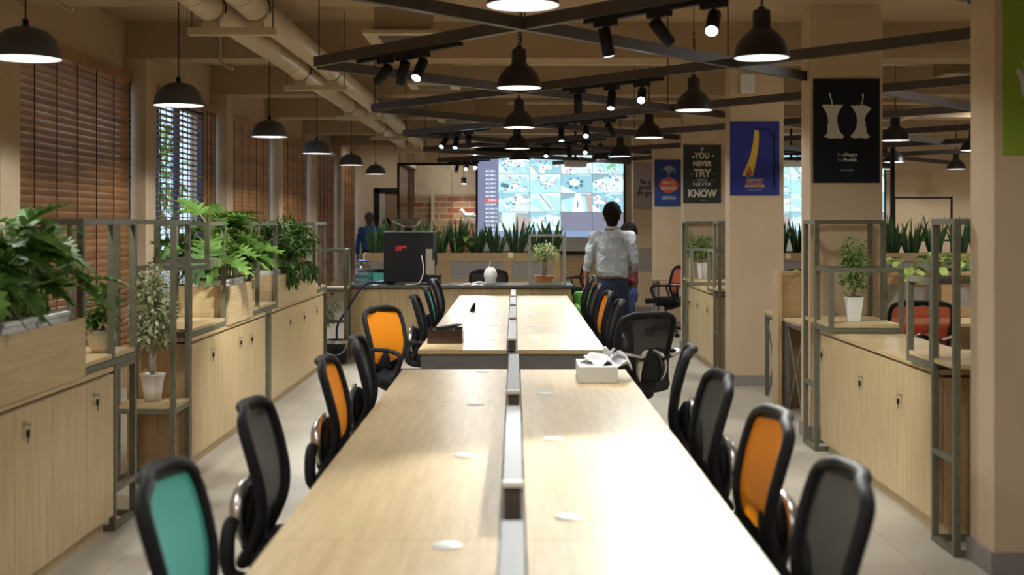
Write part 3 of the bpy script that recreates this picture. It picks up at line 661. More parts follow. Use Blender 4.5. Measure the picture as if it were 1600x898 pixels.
def screen(X0, label, Z=22.0, W=2.58, z0=1.02):
    # the picture: 234 x 130 units of the photograph, upper edge partly behind lattice
    t = thing('projection_screen', label, 'projection screen', (X0+W/2, Z, z0))
    H = 1.72; zt = z0+H
    g = MB(); g.box(X0-.03, X0+W+.03, Z-.005, Z+.02, z0, zt+.05); g.build('black_border', M['black'], t)
    g = MB(); g.box(X0, X0+W, Z-.010, Z-.005, z0+.02, z0+.27); g.build('screen_fabric', mat('screen_white', (.55,.55,.56), .8), t)
    g = MB(); g.box(X0-.05, X0+W+.05, Z-.02, Z+.01, zt+.02, zt+.14); g.build('roller_case', M['black'], t)
    g = MB(); g.box(X0-.02, X0+W+.02, Z-.02, Z+.005, z0-.03, z0-.0); g.build('bottom_bar', M['black'], t)
    zi0 = z0+.27; y = Z-.011; k = W/225.0     # k metres per photo pixel
    def rect(nm, a, b, c, d, m, yy=y):
        g = MB(); g.add([(a,yy,c),(b,yy,c),(b,yy,d),(a,yy,d)], [(0,1,2,3)]); return g.build(nm, m, t)
    rect('side_panel', X0, X0+32*k, zi0+.11, zt, EM['side']); rect('task_bar', X0, X0+W, zi0, zi0+.11, EM['bar'])
    g = MB()
    for i in range(16): 
        zz = zt-.30-i*.074
        if i != 7: g.add([(X0+.14,y-.002,zz),(X0+.17,y-.002,zz),(X0+.17,y-.002,zz+.03),(X0+.14,y-.002,zz+.03)], [(0,1,2,3)])
    g.build('list_icons', EM['txt'], t)
    for i in range(16): text_obj('list_line', 'CAM %d' % (i+1), .048, (X0+.18, y-.003, zt-.285-i*.074), EM['txt'], t, ax='LEFT', bold=.001)
    rect('selected_line', X0+.12, X0+.34, zt-.315-7*.074, zt-.255-7*.074, EM['redsel'], y-.002)
    rnd = random.Random(11); TW = (225-32)*k/4; TH = (zt-zi0-.11)/4
    for r in range(4):
        for c in range(4):
            a, b = X0+32*k+c*TW, X0+32*k+(c+1)*TW-.006; d, e = zt-(r+1)*TH, zt-r*TH-.006
            if r == 3 and c >= 2: rect('empty_cell', a, b, d, e, EM['empty']); continue
            g = MB(); bgm = [EM['c1'], EM['c2'], EM['c3'], EM['c1']][(r*3+c) % 4]; bgm = EM['br'] if (r, c) == (3, 0) else bgm
            lay = [0]
            def poly(P, m):
                P = clip_poly(P, a, b, d, e)
                if len(P) > 2: lay[0] += 1; yy = y-.0015-.0003*lay[0]; g.add([(p[0], yy, p[1]) for p in P], [tuple(range(len(P)))], m)
            poly([(a,d),(b,d),(b,e),(a,e)], bgm)
            def el(cx, cz, rx, rz, m, n=12): poly([(cx+rx*math.cos(2*PI*q/n), cz+rz*math.sin(2*PI*q/n)) for q in range(n)], m)
            def quad(cx, cz, L, Wd, ang, m):
                ca, sa = math.cos(ang), math.sin(ang); poly([(cx+u*L*ca-v*Wd*sa, cz+u*L*sa+v*Wd*ca) for u, v in ((-.5,-.5),(.5,-.5),(.5,.5),(-.5,.5))], m)
            U = lambda u: a+u*TW; V = lambda v: d+v*TH
            poly([(a,e),(b,e),(b,V(.72)),(U(.6),V(.86)),(a,V(.62))], rnd.choice([EM['c3'], EM['c2'], EM['md']]))
            poly([(a,d),(U(rnd.uniform(.2,.6)),d),(a,V(rnd.uniform(.3,.6)))], rnd.choice([EM['cy'], EM['c3'], EM['wh']]))
            if (r, c) == (1, 2):
                for q in range(7): el(U(.45)+.22*TW*math.cos(q*.9+.4), V(.5)+.24*TH*math.sin(q*.9+.4), .06*TW, .09*TH, EM['bl'] if q % 2 else EM['dk'])
                el(U(.42), V(.56), .17*TW, .17*TH, EM['wh'])
            elif (r, c) == (2, 1):
                poly([(U(.2),V(.95)),(U(.45),V(.95)),(U(.8),V(.1)),(U(.5),V(.05))], EM['c3'])
                for q in range(8): quad(U(.33+.05*q), V(.88-.1*q), .05*TW, .07*TH, -.9, EM['dk'])
            elif (r, c) == (2, 2):
                poly([(U(.35),d),(U(.45),e),(U(.6),e),(U(.75),d)], EM['wh']); el(U(.52), V(.38), .035*TW, .22*TH, EM['bl']); poly([(U(.75),e),(b,e),(b,d),(U(.85),d)], EM['br'])
            elif (r, c) == (3, 0):
                poly([(U(.0),d),(U(.12),e),(U(.55),e),(U(.5),d)], EM['c3'])
            else:
                for q in range(rnd.randint(5, 9)):
                    u, v = rnd.uniform(.1,.9), rnd.uniform(.1,.8)
                    (lambda: el(U(u), V(v), rnd.uniform(.07,.14)*TW, rnd.uniform(.08,.15)*TH, EM['wh']))() if rnd.random() < .5 else quad(U(u), V(v), rnd.uniform(.15,.4)*TW, rnd.uniform(.1,.2)*TH, rnd.uniform(-1,1), rnd.choice([EM['wh'], EM['c3'], EM['cy']]))
                    for z in range(3): el(U(u+rnd.uniform(-.13,.13)), V(v+rnd.uniform(-.16,.16)), rnd.uniform(.02,.045)*TW, rnd.uniform(.03,.07)*TH, rnd.choice([EM['dk'], EM['md'], EM['md'], EM['bl'], EM['rd']]))
                if (r, c) == (0, 3): quad(U(.6), V(.4), .3*TW, .16*TH, .4, EM['gr'])
                if (r, c) == (1, 0): quad(U(.2), V(.38), .26*TW, .22*TH, -.3, EM['dk'])
                for q in range(26): quad(U(rnd.random()), V(rnd.random()), rnd.uniform(.05,.22)*TW, .012*TH+.002, rnd.uniform(-1.4,1.4), rnd.choice([EM['md'], EM['dk'], EM['wh']]))
            for q in range(7): quad(U(.55+.06*q), V(.95), .035*TW, .03*TH, 0, EM['wh'])
            g.build('camera_picture', None, t)
    return t
screen(-.66, 'projection screen showing a grid of security camera pictures, behind the counter')
screen(3.95, 'second projection screen of camera pictures, glimpsed between the middle pillars')
def projector(x, y, z, label):
    t = thing('projector', label, 'projector', (x, y, z))
    g = MB(); g.box(x-.17, x+.17, y-.12, y+.12, z-.05, z+.05); g.build('body', M['white'], t, bevel=.015)
    g = MB(); g.cyl((x+.08,y+.11,z),(x+.08,y+.15,z),.04); g.build('lens', M['black'], t)
    g = MB(); g.cyl((x,y,z+.05),(x,y,3.42),.018,8); g.box(x-.05,x+.05,y-.05,y+.05,z+.05,z+.065); g.build('mount', M['black'], t)
    g = MB(); g.tube(catmull([(x-.1,y-.1,z+.05),(x-.02,y-.13,z+.09),(x+.06,y-.13,z+.03),(x+.1,y-.12,z+.08),(x,y,z+.2)]), .004, 5); g.tube(catmull([(x+.02,y,z+.15),(x+.1,y-.1,z+.11),(x+.16,y-.12,z+.02)]), .004, 5); g.build('cable', M['black'], t)
projector(.95, 19.6, 2.47, 'white ceiling projector hanging before the top of the projection'); projector(4.35, 19.6, 2.47, 'white ceiling projector seen between the middle pillars')
M['railtop'] = mat('pale_grey_rail_top', (.36,.37,.39), .6)
# ------------------------------------------------------------------ desks
def bench(y0, n, L, xa, xb, label, rails, caps, hrail):
    t = thing('bench_desk', label, 'desk', (0, (y0+y0+n*L)/2, 0)); xm = (xa+xb)/2
    for k in range(n):
        for (a, b) in ((xa, xm-.035), (xm+.035, xb)):
            g = MB(); g.box(a, b, y0+k*L+.0008, y0+(k+1)*L-.0008, .725, .75); g.build('worktop', M['oak_y'], t, bevel=.0012)
    g = MB(); g.box(xm-.033, xm+.033, y0+.002, y0+n*L-.002, .70, .735); g.build('cable_tray', M['greysteel'], t)
    for a, b in rails:
        g = MB(); g.box(xm-.026, xm+.026, a, b, .745, hrail-.012); r = g.build('power_rail', M['partglass'], t, bevel=.003, label='grey raised power rail')
        g = MB(); g.box(xm-.026, xm+.026, a, b, hrail-.012, hrail); g.build('rail_cap', M['railtop'], r, bevel=.002)
        g = MB(); g.box(xm-.029, xm+.029, a-.03, a-.0005, hrail-.014, hrail+.001); g.build('end_cap', M['white'], r, bevel=.003)
        g = MB(); g.box(xm-.022, xm+.022, a-.003, a, .75, hrail-.014); g.build('end_socket', M['lattice'], r)  # dark sheet stands in for the shade inside the open rail end
    for x, y in caps:
        g = MB(); g.lathe([(.0,.0045),(.034,.0045),(.037,.002),(.038,0)], (x, y, .7502), 28); g.build('cable_cap', M['white'], t)
    for y in [y0+.04]+[y0+(k)*L for k in range(1, n)]+[y0+n*L-.04]:
        g = MB(); g.box(xa+.05, xb-.05, y-.02, y+.02, .66, .72); g.build('cross_beam', M['greysteel'], t)
        for x in (xa+.09, xb-.09):
            g = MB(); g.box(x-.025, x+.025, y-.03, y+.03, .012, .66); g.cyl((x,y,0),(x,y,.012),.03); g.build('leg', M['greysteel'], t)
    return t
t1 = bench(.70, 5, 1.2, -.607, .593, 'near long oak bench desk filling the foreground', [(1.40,2.86),(3.31,4.66),(5.10,6.50)], [(-.166,3.04),(-.172,4.22),(-.172,5.41),(-.172,6.6),(.143,3.33),(.138,4.54),(.136,5.74)], .855)
t2 = bench(7.72, 5, 1.156, -.604, .564, 'far oak bench desk beyond the gap, in front of the counter', [(7.74,9.2),(9.5,10.7),(11.05,12.0),(12.35,13.3)], [(-.17,8.4),(-.17,9.6),(-.17,10.8),(.14,8.4),(.14,9.5),(.14,10.8)], .825)
g = MB(); g.box(-.59,.55,7.745,7.757,.60,.715); g.build('front_rail', M['greysteel'], t2, label='grey steel rail across the near end')
g = MB(); g.box(-.05,.03,7.735,7.757,.575,.63); g.build('junction_box', M['greysteel'], t2)
g = MB(); g.box(-.40,.40,8.9,8.92,.12,.60); g.build('modesty_board', M['oak_dark'], t2)
# ------------------------------------------------------------------ office chair
HWP = [(0,.150),(.10,.165),(.28,.198),(.5,.222),(.72,.232),(.86,.230),(.93,.214),(.975,.180),(1.0,.125)]
def hw(v):
    for (a, p), (b, q) in zip(HWP, HWP[1:]):
        if v <= b: t = (v-a)/(b-a); t = t*t*(3-2*t)*.3+t*.7; return p+(q-p)*t
    return HWP[-1][1]
def bp_(s, v, out=0):
    """point of the back: s -1..1 across, v 0..1 up"""
    y = -.235+.060*math.sin(min(v/.40, 1)*PI/2)-(max(0, v-.33)**1.6)*.14; x = s*hw(v)
    return Vector((x, y+.030*s*s*(.5+.5*min(1,v*2))-out, .48+.47*v))
def chair_proto(netm, label, arms):
    t = thing('office_chair', label, 'chair')
    g = MB(); pts = [bp_(1, v) for v in (.0,.1,.2,.3,.4,.5,.6,.7,.8,.88,.93,.965,.99)]+[bp_(s, 1.005) for s in (.9,.6,.3,0)]
    pts = pts+[Vector((-p.x, p.y, p.z)) for p in reversed(pts[:-1])]; pts = pts+[bp_(-.5,-.02), bp_(0,-.025), bp_(.5,-.02)]
    P = catmull([tuple(p) for p in pts], 3, closed=True); P.append(P[0]); n = 12; vs = []; fs = []
    L = len(P)-1
    for i in range(L):
        d = (P[(i+1) % L]-P[i-1]).normalized(); out = (P[i]-Vector((0, P[i].y, .74))).normalized(); b = d.cross(out).normalized(); a = b.cross(d).normalized()
        for k in range(n): q = 2*PI*k/n; vs.append(P[i]+a*math.cos(q)*.0165+b*math.sin(q)*.019)
    for i in range(L):
        j = (i+1) % L
        for k in range(n): fs.append((i*n+k, i*n+(k+1)%n, j*n+(k+1)%n, j*n+k))
    g.add(vs, fs, None, True); fr = g.build('back_frame', M['black'], t)
    g = MB(); g.grid(lambda u, v: bp_((u*2-1)*.97, .12+.86*v), 14, 20); g.build('net', netm, t)
    # lower shell with vent slots, arched top edge, and a deeper band at the head
    g = MB()
    def sl(i, j): return 3 <= j <= 5 and (i % 4 == 1) and 3 < i < 20
    g.grid(lambda u, v: bp_((u*2-1)*.98, -.01+v*(.30-.14*(1-(2*u-1)**2)*.7), .006), 24, 8, skip=sl); g.build('lumbar_shell', M['black'], t, solid=.012)
    g = MB(); g.grid(lambda u, v: bp_((u*2-1)*.96, 1-(1-v)*(.055+.02*(2*u-1)**2-.02*math.exp(-((u-.5)/.06)**2)), 0), 24, 3); g.build('head_band', M['black'], t, solid=.012)
    # rear hub with pale crescents
    g = MB(); g.ell((0,-.215,.60),.100,.046,.110); g.tube([(0,-.22,.53),(0,-.19,.44),(0,-.08,.40),(0,0,.40)], [.045,.045,.045,.05], 12, flat=1.3); g.build('rear_hub', M['black'], t)
    for s in (-1, 1):
        pp = [(s*.112*math.cos(q), -.232-.020*math.sin((q-R(-40))/R(120)*PI), .60+.122*math.sin(q)) for q in ([R(a) for a in range(-40, 81, 8)])]
        g = MB(); g.tube(pp, [.004+.010*math.sin(PI*i/(len(pp)-1)) for i in range(len(pp))], 8, flat=1.8); g.build('silver_crescent', M['silver'], t, label='pale silver curved trim')
        if arms:
            arm = catmull([(s*.07,-.275,.66),(s*.16,-.285,.69),(s*.235,-.235,.70),(s*.262,-.12,.695),(s*.265,.03,.69),(s*.262,.10,.655),(s*.255,.08,.57),(s*.235,.02,.475),(s*.20,0,.45)], 5)
            g = MB(); g.tube(arm, [.010+.005*math.sin(PI*i/(len(arm)-1)) for i in range(len(arm))], 10, flat=1.6); a = g.build('armrest', M['black'], t)
            g = MB(); g.tube(catmull([(s*.12,-.292,.682),(s*.18,-.292,.700),(s*.236,-.240,.709),(s*.258,-.17,.708)], 5), [.006,.008,.009,.010,.010,.011,.011,.011,.011,.011,.010,.010,.009,.008,.007,.006], 8, flat=1.8); g.build('silver_arm_cap', M['silver'], a)
    if not arms:   # arm stubs folded down behind the back
        for s in (-1, 1): g = MB(); g.tube(catmull([(s*.06,-.24,.60),(s*.13,-.262,.60),(s*.17,-.265,.53),(s*.17,-.25,.45),(s*.17,-.16,.43)], 4), .017, 8, flat=1.5); g.build('folded_arm', M['black'], t)
    g = MB(); g.grid(lambda u, v: (lambda X, Yy: (X*.245*(1-.10*max(0,-Yy)), .015+Yy*.235, .475-.03*max(0,Yy-.6)**1*1.2+.012*(X*X)))( (u*2-1)*math.sqrt(max(0,1-.5*((v*2-1)**2)*.55)), (v*2-1)*math.sqrt(max(0,1-.5*((u*2-1)**2)*.55))), 14, 14); g.build('seat', M['blackmat'], t, solid=.07, bevel=.0)
    g = MB(); g.cyl((0,0,.10),(0,0,.27),.028); g.cyl((0,0,.26),(0,0,.42),.018); g.box(-.08,.08,-.12,.12,.405,.435); g.build('gas_lift', M['black'], t)
    g = MB()
    for k in range(5):
        a = 2*PI*k/5+.3; g.tube([(0,0,.115),(.13*math.cos(a),.13*math.sin(a),.105),(.30*math.cos(a),.30*math.sin(a),.075)], [.03,.024,.015], 8)
    b = g.build('star_base', M['black'], t)
    for k in range(5):
        a = 2*PI*k/5+.3; c = Vector((.29*math.cos(a), .29*math.sin(a), .026)); s_ = Vector((-math.sin(a), math.cos(a), 0))
        g = MB(); g.cyl(c-s_*.022, c-s_*.006, .026, 12); g.cyl(c+s_*.006, c+s_*.022, .026, 12); g.cyl(c, c+Vector((0,0,.05)), .007, 6); g.build('caster', M['black'], b)
    return t
CH = [ # back centre x, depth, turn, colour, label
 (-.80, 2.94, -89, 'net_teal', 'teal net office chair, nearest to the camera on the window side'),
 (-.815, 4.02, -89, 'net_black', 'black net office chair between the nearest teal and the first orange one'),
 (-.775, 5.33, -89, 'net_orange', 'orange net office chair on the window side of the near desk'),
 (-.765, 6.30, -88, 'net_black', 'black net office chair between the two orange ones on the window side'),
 (-.90, 8.55, -116, 'net_orange', 'orange net office chair turned toward the camera, its armrest by the dark box'),
 (-.765, 9.90, -90, 'net_black', 'black net office chair just behind the dark box on the far desk, window side'),
 (-.765, 11.2, -90, 'net_teal', 'small teal net office chair at the far desk near the counter'),
 (-.79, 12.7, -93, 'net_black', 'black net office chair at the far end of the far desk, below the coffee machine'),
 (.75, 2.94, 90, 'net_black', 'black net office chair nearest to the camera on the pillar side'),
 (.765, 3.82, 92, 'net_orange', 'orange net office chair at the near desk on the pillar side'),
 (.755, 4.78, 92, 'net_black', 'black net office chair behind the orange one on the pillar side of the near desk'),
 (.77, 5.80, 82, 'net_black', 'black net office chair with sloping back at the far corner of the near desk'),
 (.845, 8.05, 34, 'net_black', 'black net office chair turned with its back and round hub to the camera'),
 (.745, 9.3, 90, 'net_black', 'black net office chair at the far desk, next behind the turned chair'),
 (.745, 10.45, 93, 'net_orange', 'orange net office chair at the far desk before the man in grey'),
 (.745, 11.7, 92, 'net_black', 'black net office chair at the far desk directly behind the orange one'),
 (.735, 12.8, 90, 'net_black', 'black net office chair at the last place of the far desk by the green armchair'),
 (3.02, 9.25, -3, 'net_red', 'red net office chair at the side desk, seen through the steel frames'),
 (2.22, 16.9, 60, 'net_red', 'red net office chair between two pillars, half hidden by the plant cabinet'),
 (1.10, 19.4, 75, 'net_red', 'small dark red office chair at the back wall beside the man in the grey shirt'),
 (-.33, 15.45, 6, 'net_black', 'black net office chair behind the counter, beside the white dispenser'),
 (-1.75, 15.5, 5, 'net_teal', 'teal net office chair behind the counter, beside the glass jar'),
 (3.55, 15.4, 0, 'net_black', 'black office chair glimpsed between the second and third pillars'),
 (5.55, 15.4, 0, 'net_teal', 'teal net office chair far in the side aisle behind the lime plants'),
]
protos = {}
for bx, by, a, col, lab in CH:
    arms = abs(abs(a)-90) > 14; key = (col, arms)
    f = Vector((-math.sin(R(a)), math.cos(R(a)), 0)); loc = Vector((bx, by, 0))+f*.185
    if key not in protos: protos[key] = chair_proto(M[col], lab, arms); o = protos[key]; o.location = loc; o.rotation_euler = (0,0,R(a))
    else: o = dup(protos[key], loc, R(a), lab)
    o['group'] = 'office chairs with net backs'
# ------------------------------------------------------------------ cabinets, steel racks, planters
def lock(door, x, y, z, s):
    g = MB(); g.cyl((x,y,z),(x+s*.006,y,z),.011,14); g.box(x, x+s*.028, y-.0015, y+.0015, z-.006, z+.006); g.bar((x+s*.025,y,z),(x+s*.025,y+.008,z-.02),.003)
    l_ = g.build('lock', M['silver'], door)
    g = MB(); g.box(x+s*.012, x+s*.022, y-.006, y+.010, z-.052, z-.022); g.bar((x+s*.017,y+.002,z-.052),(x+s*.017,y+.002,z-.078),.004,.002); g.build('key_fob', M['black'], l_)
def cabinet(label, xf, xb, y0, y1, s, doors, locks, zt=.80, top=None, body='oak_dark'):
    """xf front face, s = +1 when the front faces +x"""
    t = thing('storage_cabinet', label, 'cabinet', ((xf+xb)/2, (y0+y1)/2, 0))
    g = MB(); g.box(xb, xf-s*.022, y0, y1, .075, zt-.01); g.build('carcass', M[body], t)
    g = MB(); g.box(xb, xf-s*.05, y0+.01, y1-.01, 0, .075); g.build('plinth', M['oak_z'], t)
    tp = top or (y0, y1)
    g = MB(); g.box(xb, xf+s*.0, tp[0], tp[1], zt+.003, zt+.028); g.build('top_board', M['oak_h'], t, bevel=.001)
    for a, b in zip(doors, doors[1:]):
        g = MB(); g.box(xf-s*.019, xf, a+.0015, b-.0015, .085, zt-.012); d = g.build('door', M['oak_z'], t, bevel=.001)
        for ly, lz in locks:
            if a < ly < b: lock(d, xf, ly, lz, s)
    return t
cabinet('oak cabinet nearest the camera on the window side, with two hanging keys', -2.0, -2.40, 2.6, 6.19, 1, [2.6,3.35,4.15,4.97,5.38,5.80,6.19], [(5.06,.72),(5.90,.725),(4.3,.72)])
cabinet('middle oak cabinet on the window side, under the brightly lit plants', -2.0, -2.40, 7.69, 9.95, 1, [7.69,8.1,8.5,8.95,9.45,9.95], [(8.17,.71),(9.0,.71),(9.38,.70)])
cabinet('farthest oak cabinet on the window side, under the dark bushy plants', -2.0, -2.40, 10.22, 12.95, 1, [10.22,10.9,11.6,12.25,12.95], [(10.98,.70),(11.70,.69),(12.45,.69)])
cabinet('oak cabinet between the nearest two pillars, bright worktop above', 2.05, 2.50, 6.02, 8.34, -1, [6.02,6.68,7.40,8.05,8.34], [(6.60,.63),(7.34,.63),(8.25,.70)])
cabinet('small three-door oak cabinet between the third and fourth pillars', 2.03, 2.46, 12.60, 14.55, -1, [12.60,13.15,13.85,14.55], [(13.05,.66),(13.75,.66),(14.4,.66)])
def planter(label, xf, xb, y0, y1, z0=.831, z1=1.10):
    t = thing('planter_box', label, 'planter', ((xf+xb)/2, (y0+y1)/2, z0))
    g = MB(); g.box(xf-.018, xf, y0, y1, z0, z1); g.build('front_board', M['oak_h'], t, bevel=.001)
    g = MB(); g.box(xb, xb+.018, y0, y1, z0, z1); g.box(xb+.018, xf-.018, y0, y0+.018, z0, z1); g.box(xb+.018, xf-.018, y1-.018, y1, z0, z1); g.box(xb+.018, xf-.018, y0+.018, y1-.018, z0, z0+.015); g.build('trough', M['oak_x'], t)
planter('long oak planter box on the nearest cabinet, window side', -1.985, -2.40, 2.6, 5.74)
planter('short oak planter box on the middle cabinet, under bright leaves', -1.985, -2.40, 8.62, 9.40)
planter('oak planter box on the farthest cabinet, window side', -1.985, -2.40, 10.47, 12.42)
W_ = .030
def rack(label, boxes, shelves, extra=(), loc=None, mat_='steel'):
    x = (boxes[0][0]+boxes[0][1])/2; y = (boxes[0][2]+boxes[0][3])/2; z0 = min(b[4] for b in boxes)
    t = thing('steel_rack', label, 'rack', (x, y, z0)); segs = {}
    def sg(a, b):
        k = tuple(round(v, 3) for v in a+b); segs[k] = 1
    h = W_/2
    for (x0,x1,y0,y1,z0,z1) in boxes:
        for xx in (x0+h, x1-h):
            for yy in (y0+h, y1-h): sg((xx,yy,z0),(xx,yy,z1))
        for zz in (z0+h, z1-h):
            for xx in (x0+h, x1-h): sg((xx,y0,zz),(xx,y1,zz))
            for yy in (y0+h, y1-h): sg((x0,yy,zz),(x1,yy,zz))
    for a, b in extra: sg(tuple(a), tuple(b))
    for k in segs:
        a, b = k[:3], k[3:]; g = MB()
        vert = abs(a[2]-b[2]) > .01
        q = (Vector(b)-Vector(a)).normalized()*.0009; g.bar(Vector(a)+q, Vector(b)-q, W_ if vert else W_*.955); g.build('post' if vert else 'rail', M[mat_], t)
    for (x0,x1,y0,y1,z) in shelves:
        g = MB(); g.box(x0+.004, x1-.004, y0+.004, y1-.004, z, z+.022); g.build('shelf', M['oak_h'], t, bevel=.001)
    return t
rack('olive steel rack at the end of the nearest cabinet, white bowl planter on its shelf', [(-2.36,-2.0,5.755,6.57,.832,1.56),(-2.36,-2.0,6.21,6.57,.0,.832)], [(-2.36,-2.0,5.76,6.57,.864)], [((-2.015,6.20,.86),(-2.015,6.20,1.56)),((-2.345,6.20,.86),(-2.345,6.20,1.56)),((-2.015,6.21,.20),(-2.015,6.57,.20)),((-2.36,6.555,.20),(-2.0,6.555,.20))])
rack('olive steel rack with low shelf holding the potted variegated tree', [(-2.36,-2.0,7.31,7.665,0,1.56),(-2.36,-2.0,7.67,8.60,.832,1.275),(-2.36,-2.0,8.12,8.60,1.275,1.55)], [(-2.36,-2.0,7.31,7.665,.445),(-2.36,-2.0,7.67,8.60,.862)], [((-2.36,7.325,.43),(-2.0,7.325,.43)),((-2.015,7.31,.43),(-2.015,7.66,.43)),((-2.345,7.31,.43),(-2.345,7.66,.43))])
rack('olive steel rack bridging the gap after the middle cabinet, terracotta pot inside', [(-2.36,-2.0,9.42,10.45,.832,1.55),(-2.36,-2.0,9.97,10.20,0,.832)], [(-2.36,-2.0,9.42,10.45,.864)], [((-2.015,9.72,.86),(-2.015,9.72,1.55))])
rack('olive steel rack at the far end of the farthest window-side cabinet', [(-2.36,-2.0,12.44,13.2,.832,1.55),(-2.36,-2.0,12.96,13.2,0,.832)], [(-2.36,-2.0,12.44,13.2,.864)], [((-2.015,12.80,.86),(-2.015,12.80,1.55))])
rack('low olive steel rack joining the counter end, variegated tree inside', [(-2.5,-1.86,13.72,14.1,0,1.25)], [(-2.5,-1.86,13.72,14.1,.80)], [((-2.5,13.735,.79),(-1.86,13.735,.79)),((-2.5,13.735,.45),(-1.86,13.735,.45)),((-1.875,13.72,.79),(-1.875,14.1,.79))])
def right_rack(z0, z1, xf, xb, la, lb):
    rack(la, [(xf,xb,z0,z0+.32,0,1.56),(xf,xb,z0+.32,z0+.70,.832,1.27)], [(xf,xb,z0,z0+.70,.864)], [((xf+.015,z0,.44),(xf+.015,z0+.32,.44)),((xb-.015,z0,.44),(xb-.015,z0+.32,.44))])
    rack(lb, [(xf,xb,z1-.34,z1,0,1.56),(xf,xb,z1-.73,z1-.34,.832,1.25)], [(xf,xb,z1-.73,z1,.864)], [((xf+.015,z1-.34,.44),(xf+.015,z1,.44))])
right_rack(5.72, 8.72, 2.02, 2.50, 'tall and low olive steel frames beside the nearest pillar with the green poster', 'olive steel frames before the apple poster pillar, white tapered pot inside')
right_rack(12.24, 14.90, 2.00, 2.46, 'olive steel frames just behind the pillar with the lamp-post poster', 'olive steel frames under the typographic poster, two potted plants inside')
# extra wooden side seen inside the near frame
g = MB(); g.box(2.30, 2.48, 5.76, 5.98, .05, .80); tag(g.build('side_board', M['oak_dark'], bevel=.001), 'dark oak board standing inside the lower part of the nearest steel frame', 'board')
# ------------------------------------------------------------------ plants
def lobed(g, base, yaw, pitch, L, m, rnd, droop=.35, n=6):
    f = Vector((math.cos(yaw)*math.cos(pitch), math.sin(yaw)*math.cos(pitch), math.sin(pitch))); s = Vector((-math.sin(yaw), math.cos(yaw), 0)); u = s.cross(f)*-1
    roll = rnd.uniform(-.5,.5); s, u = s*math.cos(roll)+u*math.sin(roll), u*math.cos(roll)-s*math.sin(roll)
    def P(a, b): return base+f*(a*L)+s*b-Vector((0,0,1))*(droop*a*a*L)+u*(abs(b)*.28)
    vs = []; fs = []
    rib = [-.02+1.0*i/8 for i in range(9)]
    for i, a in enumerate(rib): wd = L*.17*math.sin(PI*min(1, max(.05,(a+.12)/1.15)))+.003; vs += [P(a, -wd), P(a, 0), P(a, wd)]
    for i in range(8): o = i*3; fs += [(o,o+1,o+4,o+3),(o+1,o+2,o+5,o+4)]
    for k in range(n):
        a = .02+.86*k/(n-1); ll = L*(.50-.36*(k/(n-1))**1.3)*(.85 if k == 0 else 1); w = L*.078; fw = -.02+.24*k/n
        for sg in (-1, 1):
            o = len(vs); vs += [P(a-w/L, sg*L*.05), P(a+w/L, sg*L*.05), P(a+fw*.5+w/L*1.0, sg*ll*.72), P(a+fw*.5-w/L*.8, sg*ll*.72), P(a+fw, sg*ll)]
            fs += [(o,o+1,o+2,o+3) if sg > 0 else (o+3,o+2,o+1,o), (o+3,o+2,o+4) if sg > 0 else (o+4,o+2,o+3)]
    g.add(vs, fs, m)
def simple_leaf(g, base, d, L, w, m, rnd, droop=.2):
    d = d.normalized(); s = d.cross(Vector((rnd.uniform(-.4,.4), rnd.uniform(-.4,.4), 1))).normalized(); u = s.cross(d)
    P = lambda a, b: base+d*(a*L)+s*(b*w)-Vector((0,0,droop*a*a*L))+u*(abs(b)*w*.35)
    g.add([P(0,0),P(.3,.42),P(.65,.38),P(1,0),P(.65,-.38),P(.3,-.42),P(.5,0)], [(0,6,1),(1,6,2),(2,6,3),(3,6,4),(4,6,5),(5,6,0)], m)
def rect_pot(t, x, y, z, lx, ly, h):
    g = MB(); g.prism([(x-lx/2+.01, z),(x+lx/2-.01, z),(x+lx/2, z+h-.02),(x+lx/2+.008, z+h-.018),(x+lx/2+.008, z+h),(x-lx/2-.008, z+h),(x-lx/2-.008, z+h-.018),(x-lx/2, z+h-.02)], y-ly/2, y+ly/2); g.build('pot', M['white'], t, bevel=.003)
    g = MB(); g.box(x-lx/2+.02, x+lx/2-.02, y-ly/2+.015, y+ly/2-.015, z+h-.01, z+h+.004); g.build('soil', M['soil'], t)
def philodendron(label, x, y, z, lx, ly, h, n, H, sp, seed, lm=('philo','philo','philo2'), Ls=(.17,.27), rimbias=0):
    t = thing('potted_philodendron', label, 'potted plant', (x, y, z)); rnd = random.Random(seed)
    rect_pot(t, x, y, z, lx, ly, h); st = MB(); lf = MB(); zz = z+h
    for k in range(n):
        a = rnd.uniform(0, 2*PI); r = rnd.random(); el = rnd.uniform(.1, 1.0); hh = H*(.28+.72*el)*rnd.uniform(.8,1.05); rr = sp*(1.15-.75*el)*rnd.uniform(.6,1.1)
        dx, dy = math.cos(a)*rr*.8, math.sin(a)*rr*1.25
        if x+dx < -3.3: dx *= .3
        b = Vector((x+rnd.uniform(-.25,.25)*lx, y+rnd.uniform(-.35,.35)*ly, zz)); tip = Vector((x+dx, y+dy, zz+hh))
        mid = b.lerp(tip, .5)+Vector((-dx*.18, -dy*.18, hh*.22))
        st.tube(catmull([b, mid, tip], 4), [.0055]*8+[.004], 5)
        L = rnd.uniform(*Ls); lobed(lf, tip, a+rnd.uniform(-.5,.5), rnd.uniform(-.7,.45) if el < .8 else rnd.uniform(-.2,.9), L, M[lm[k % len(lm)]], rnd, rnd.uniform(.15,.55))
    st.build('stems', M['stem'], t); lf.build('foliage', None, t)
    return t
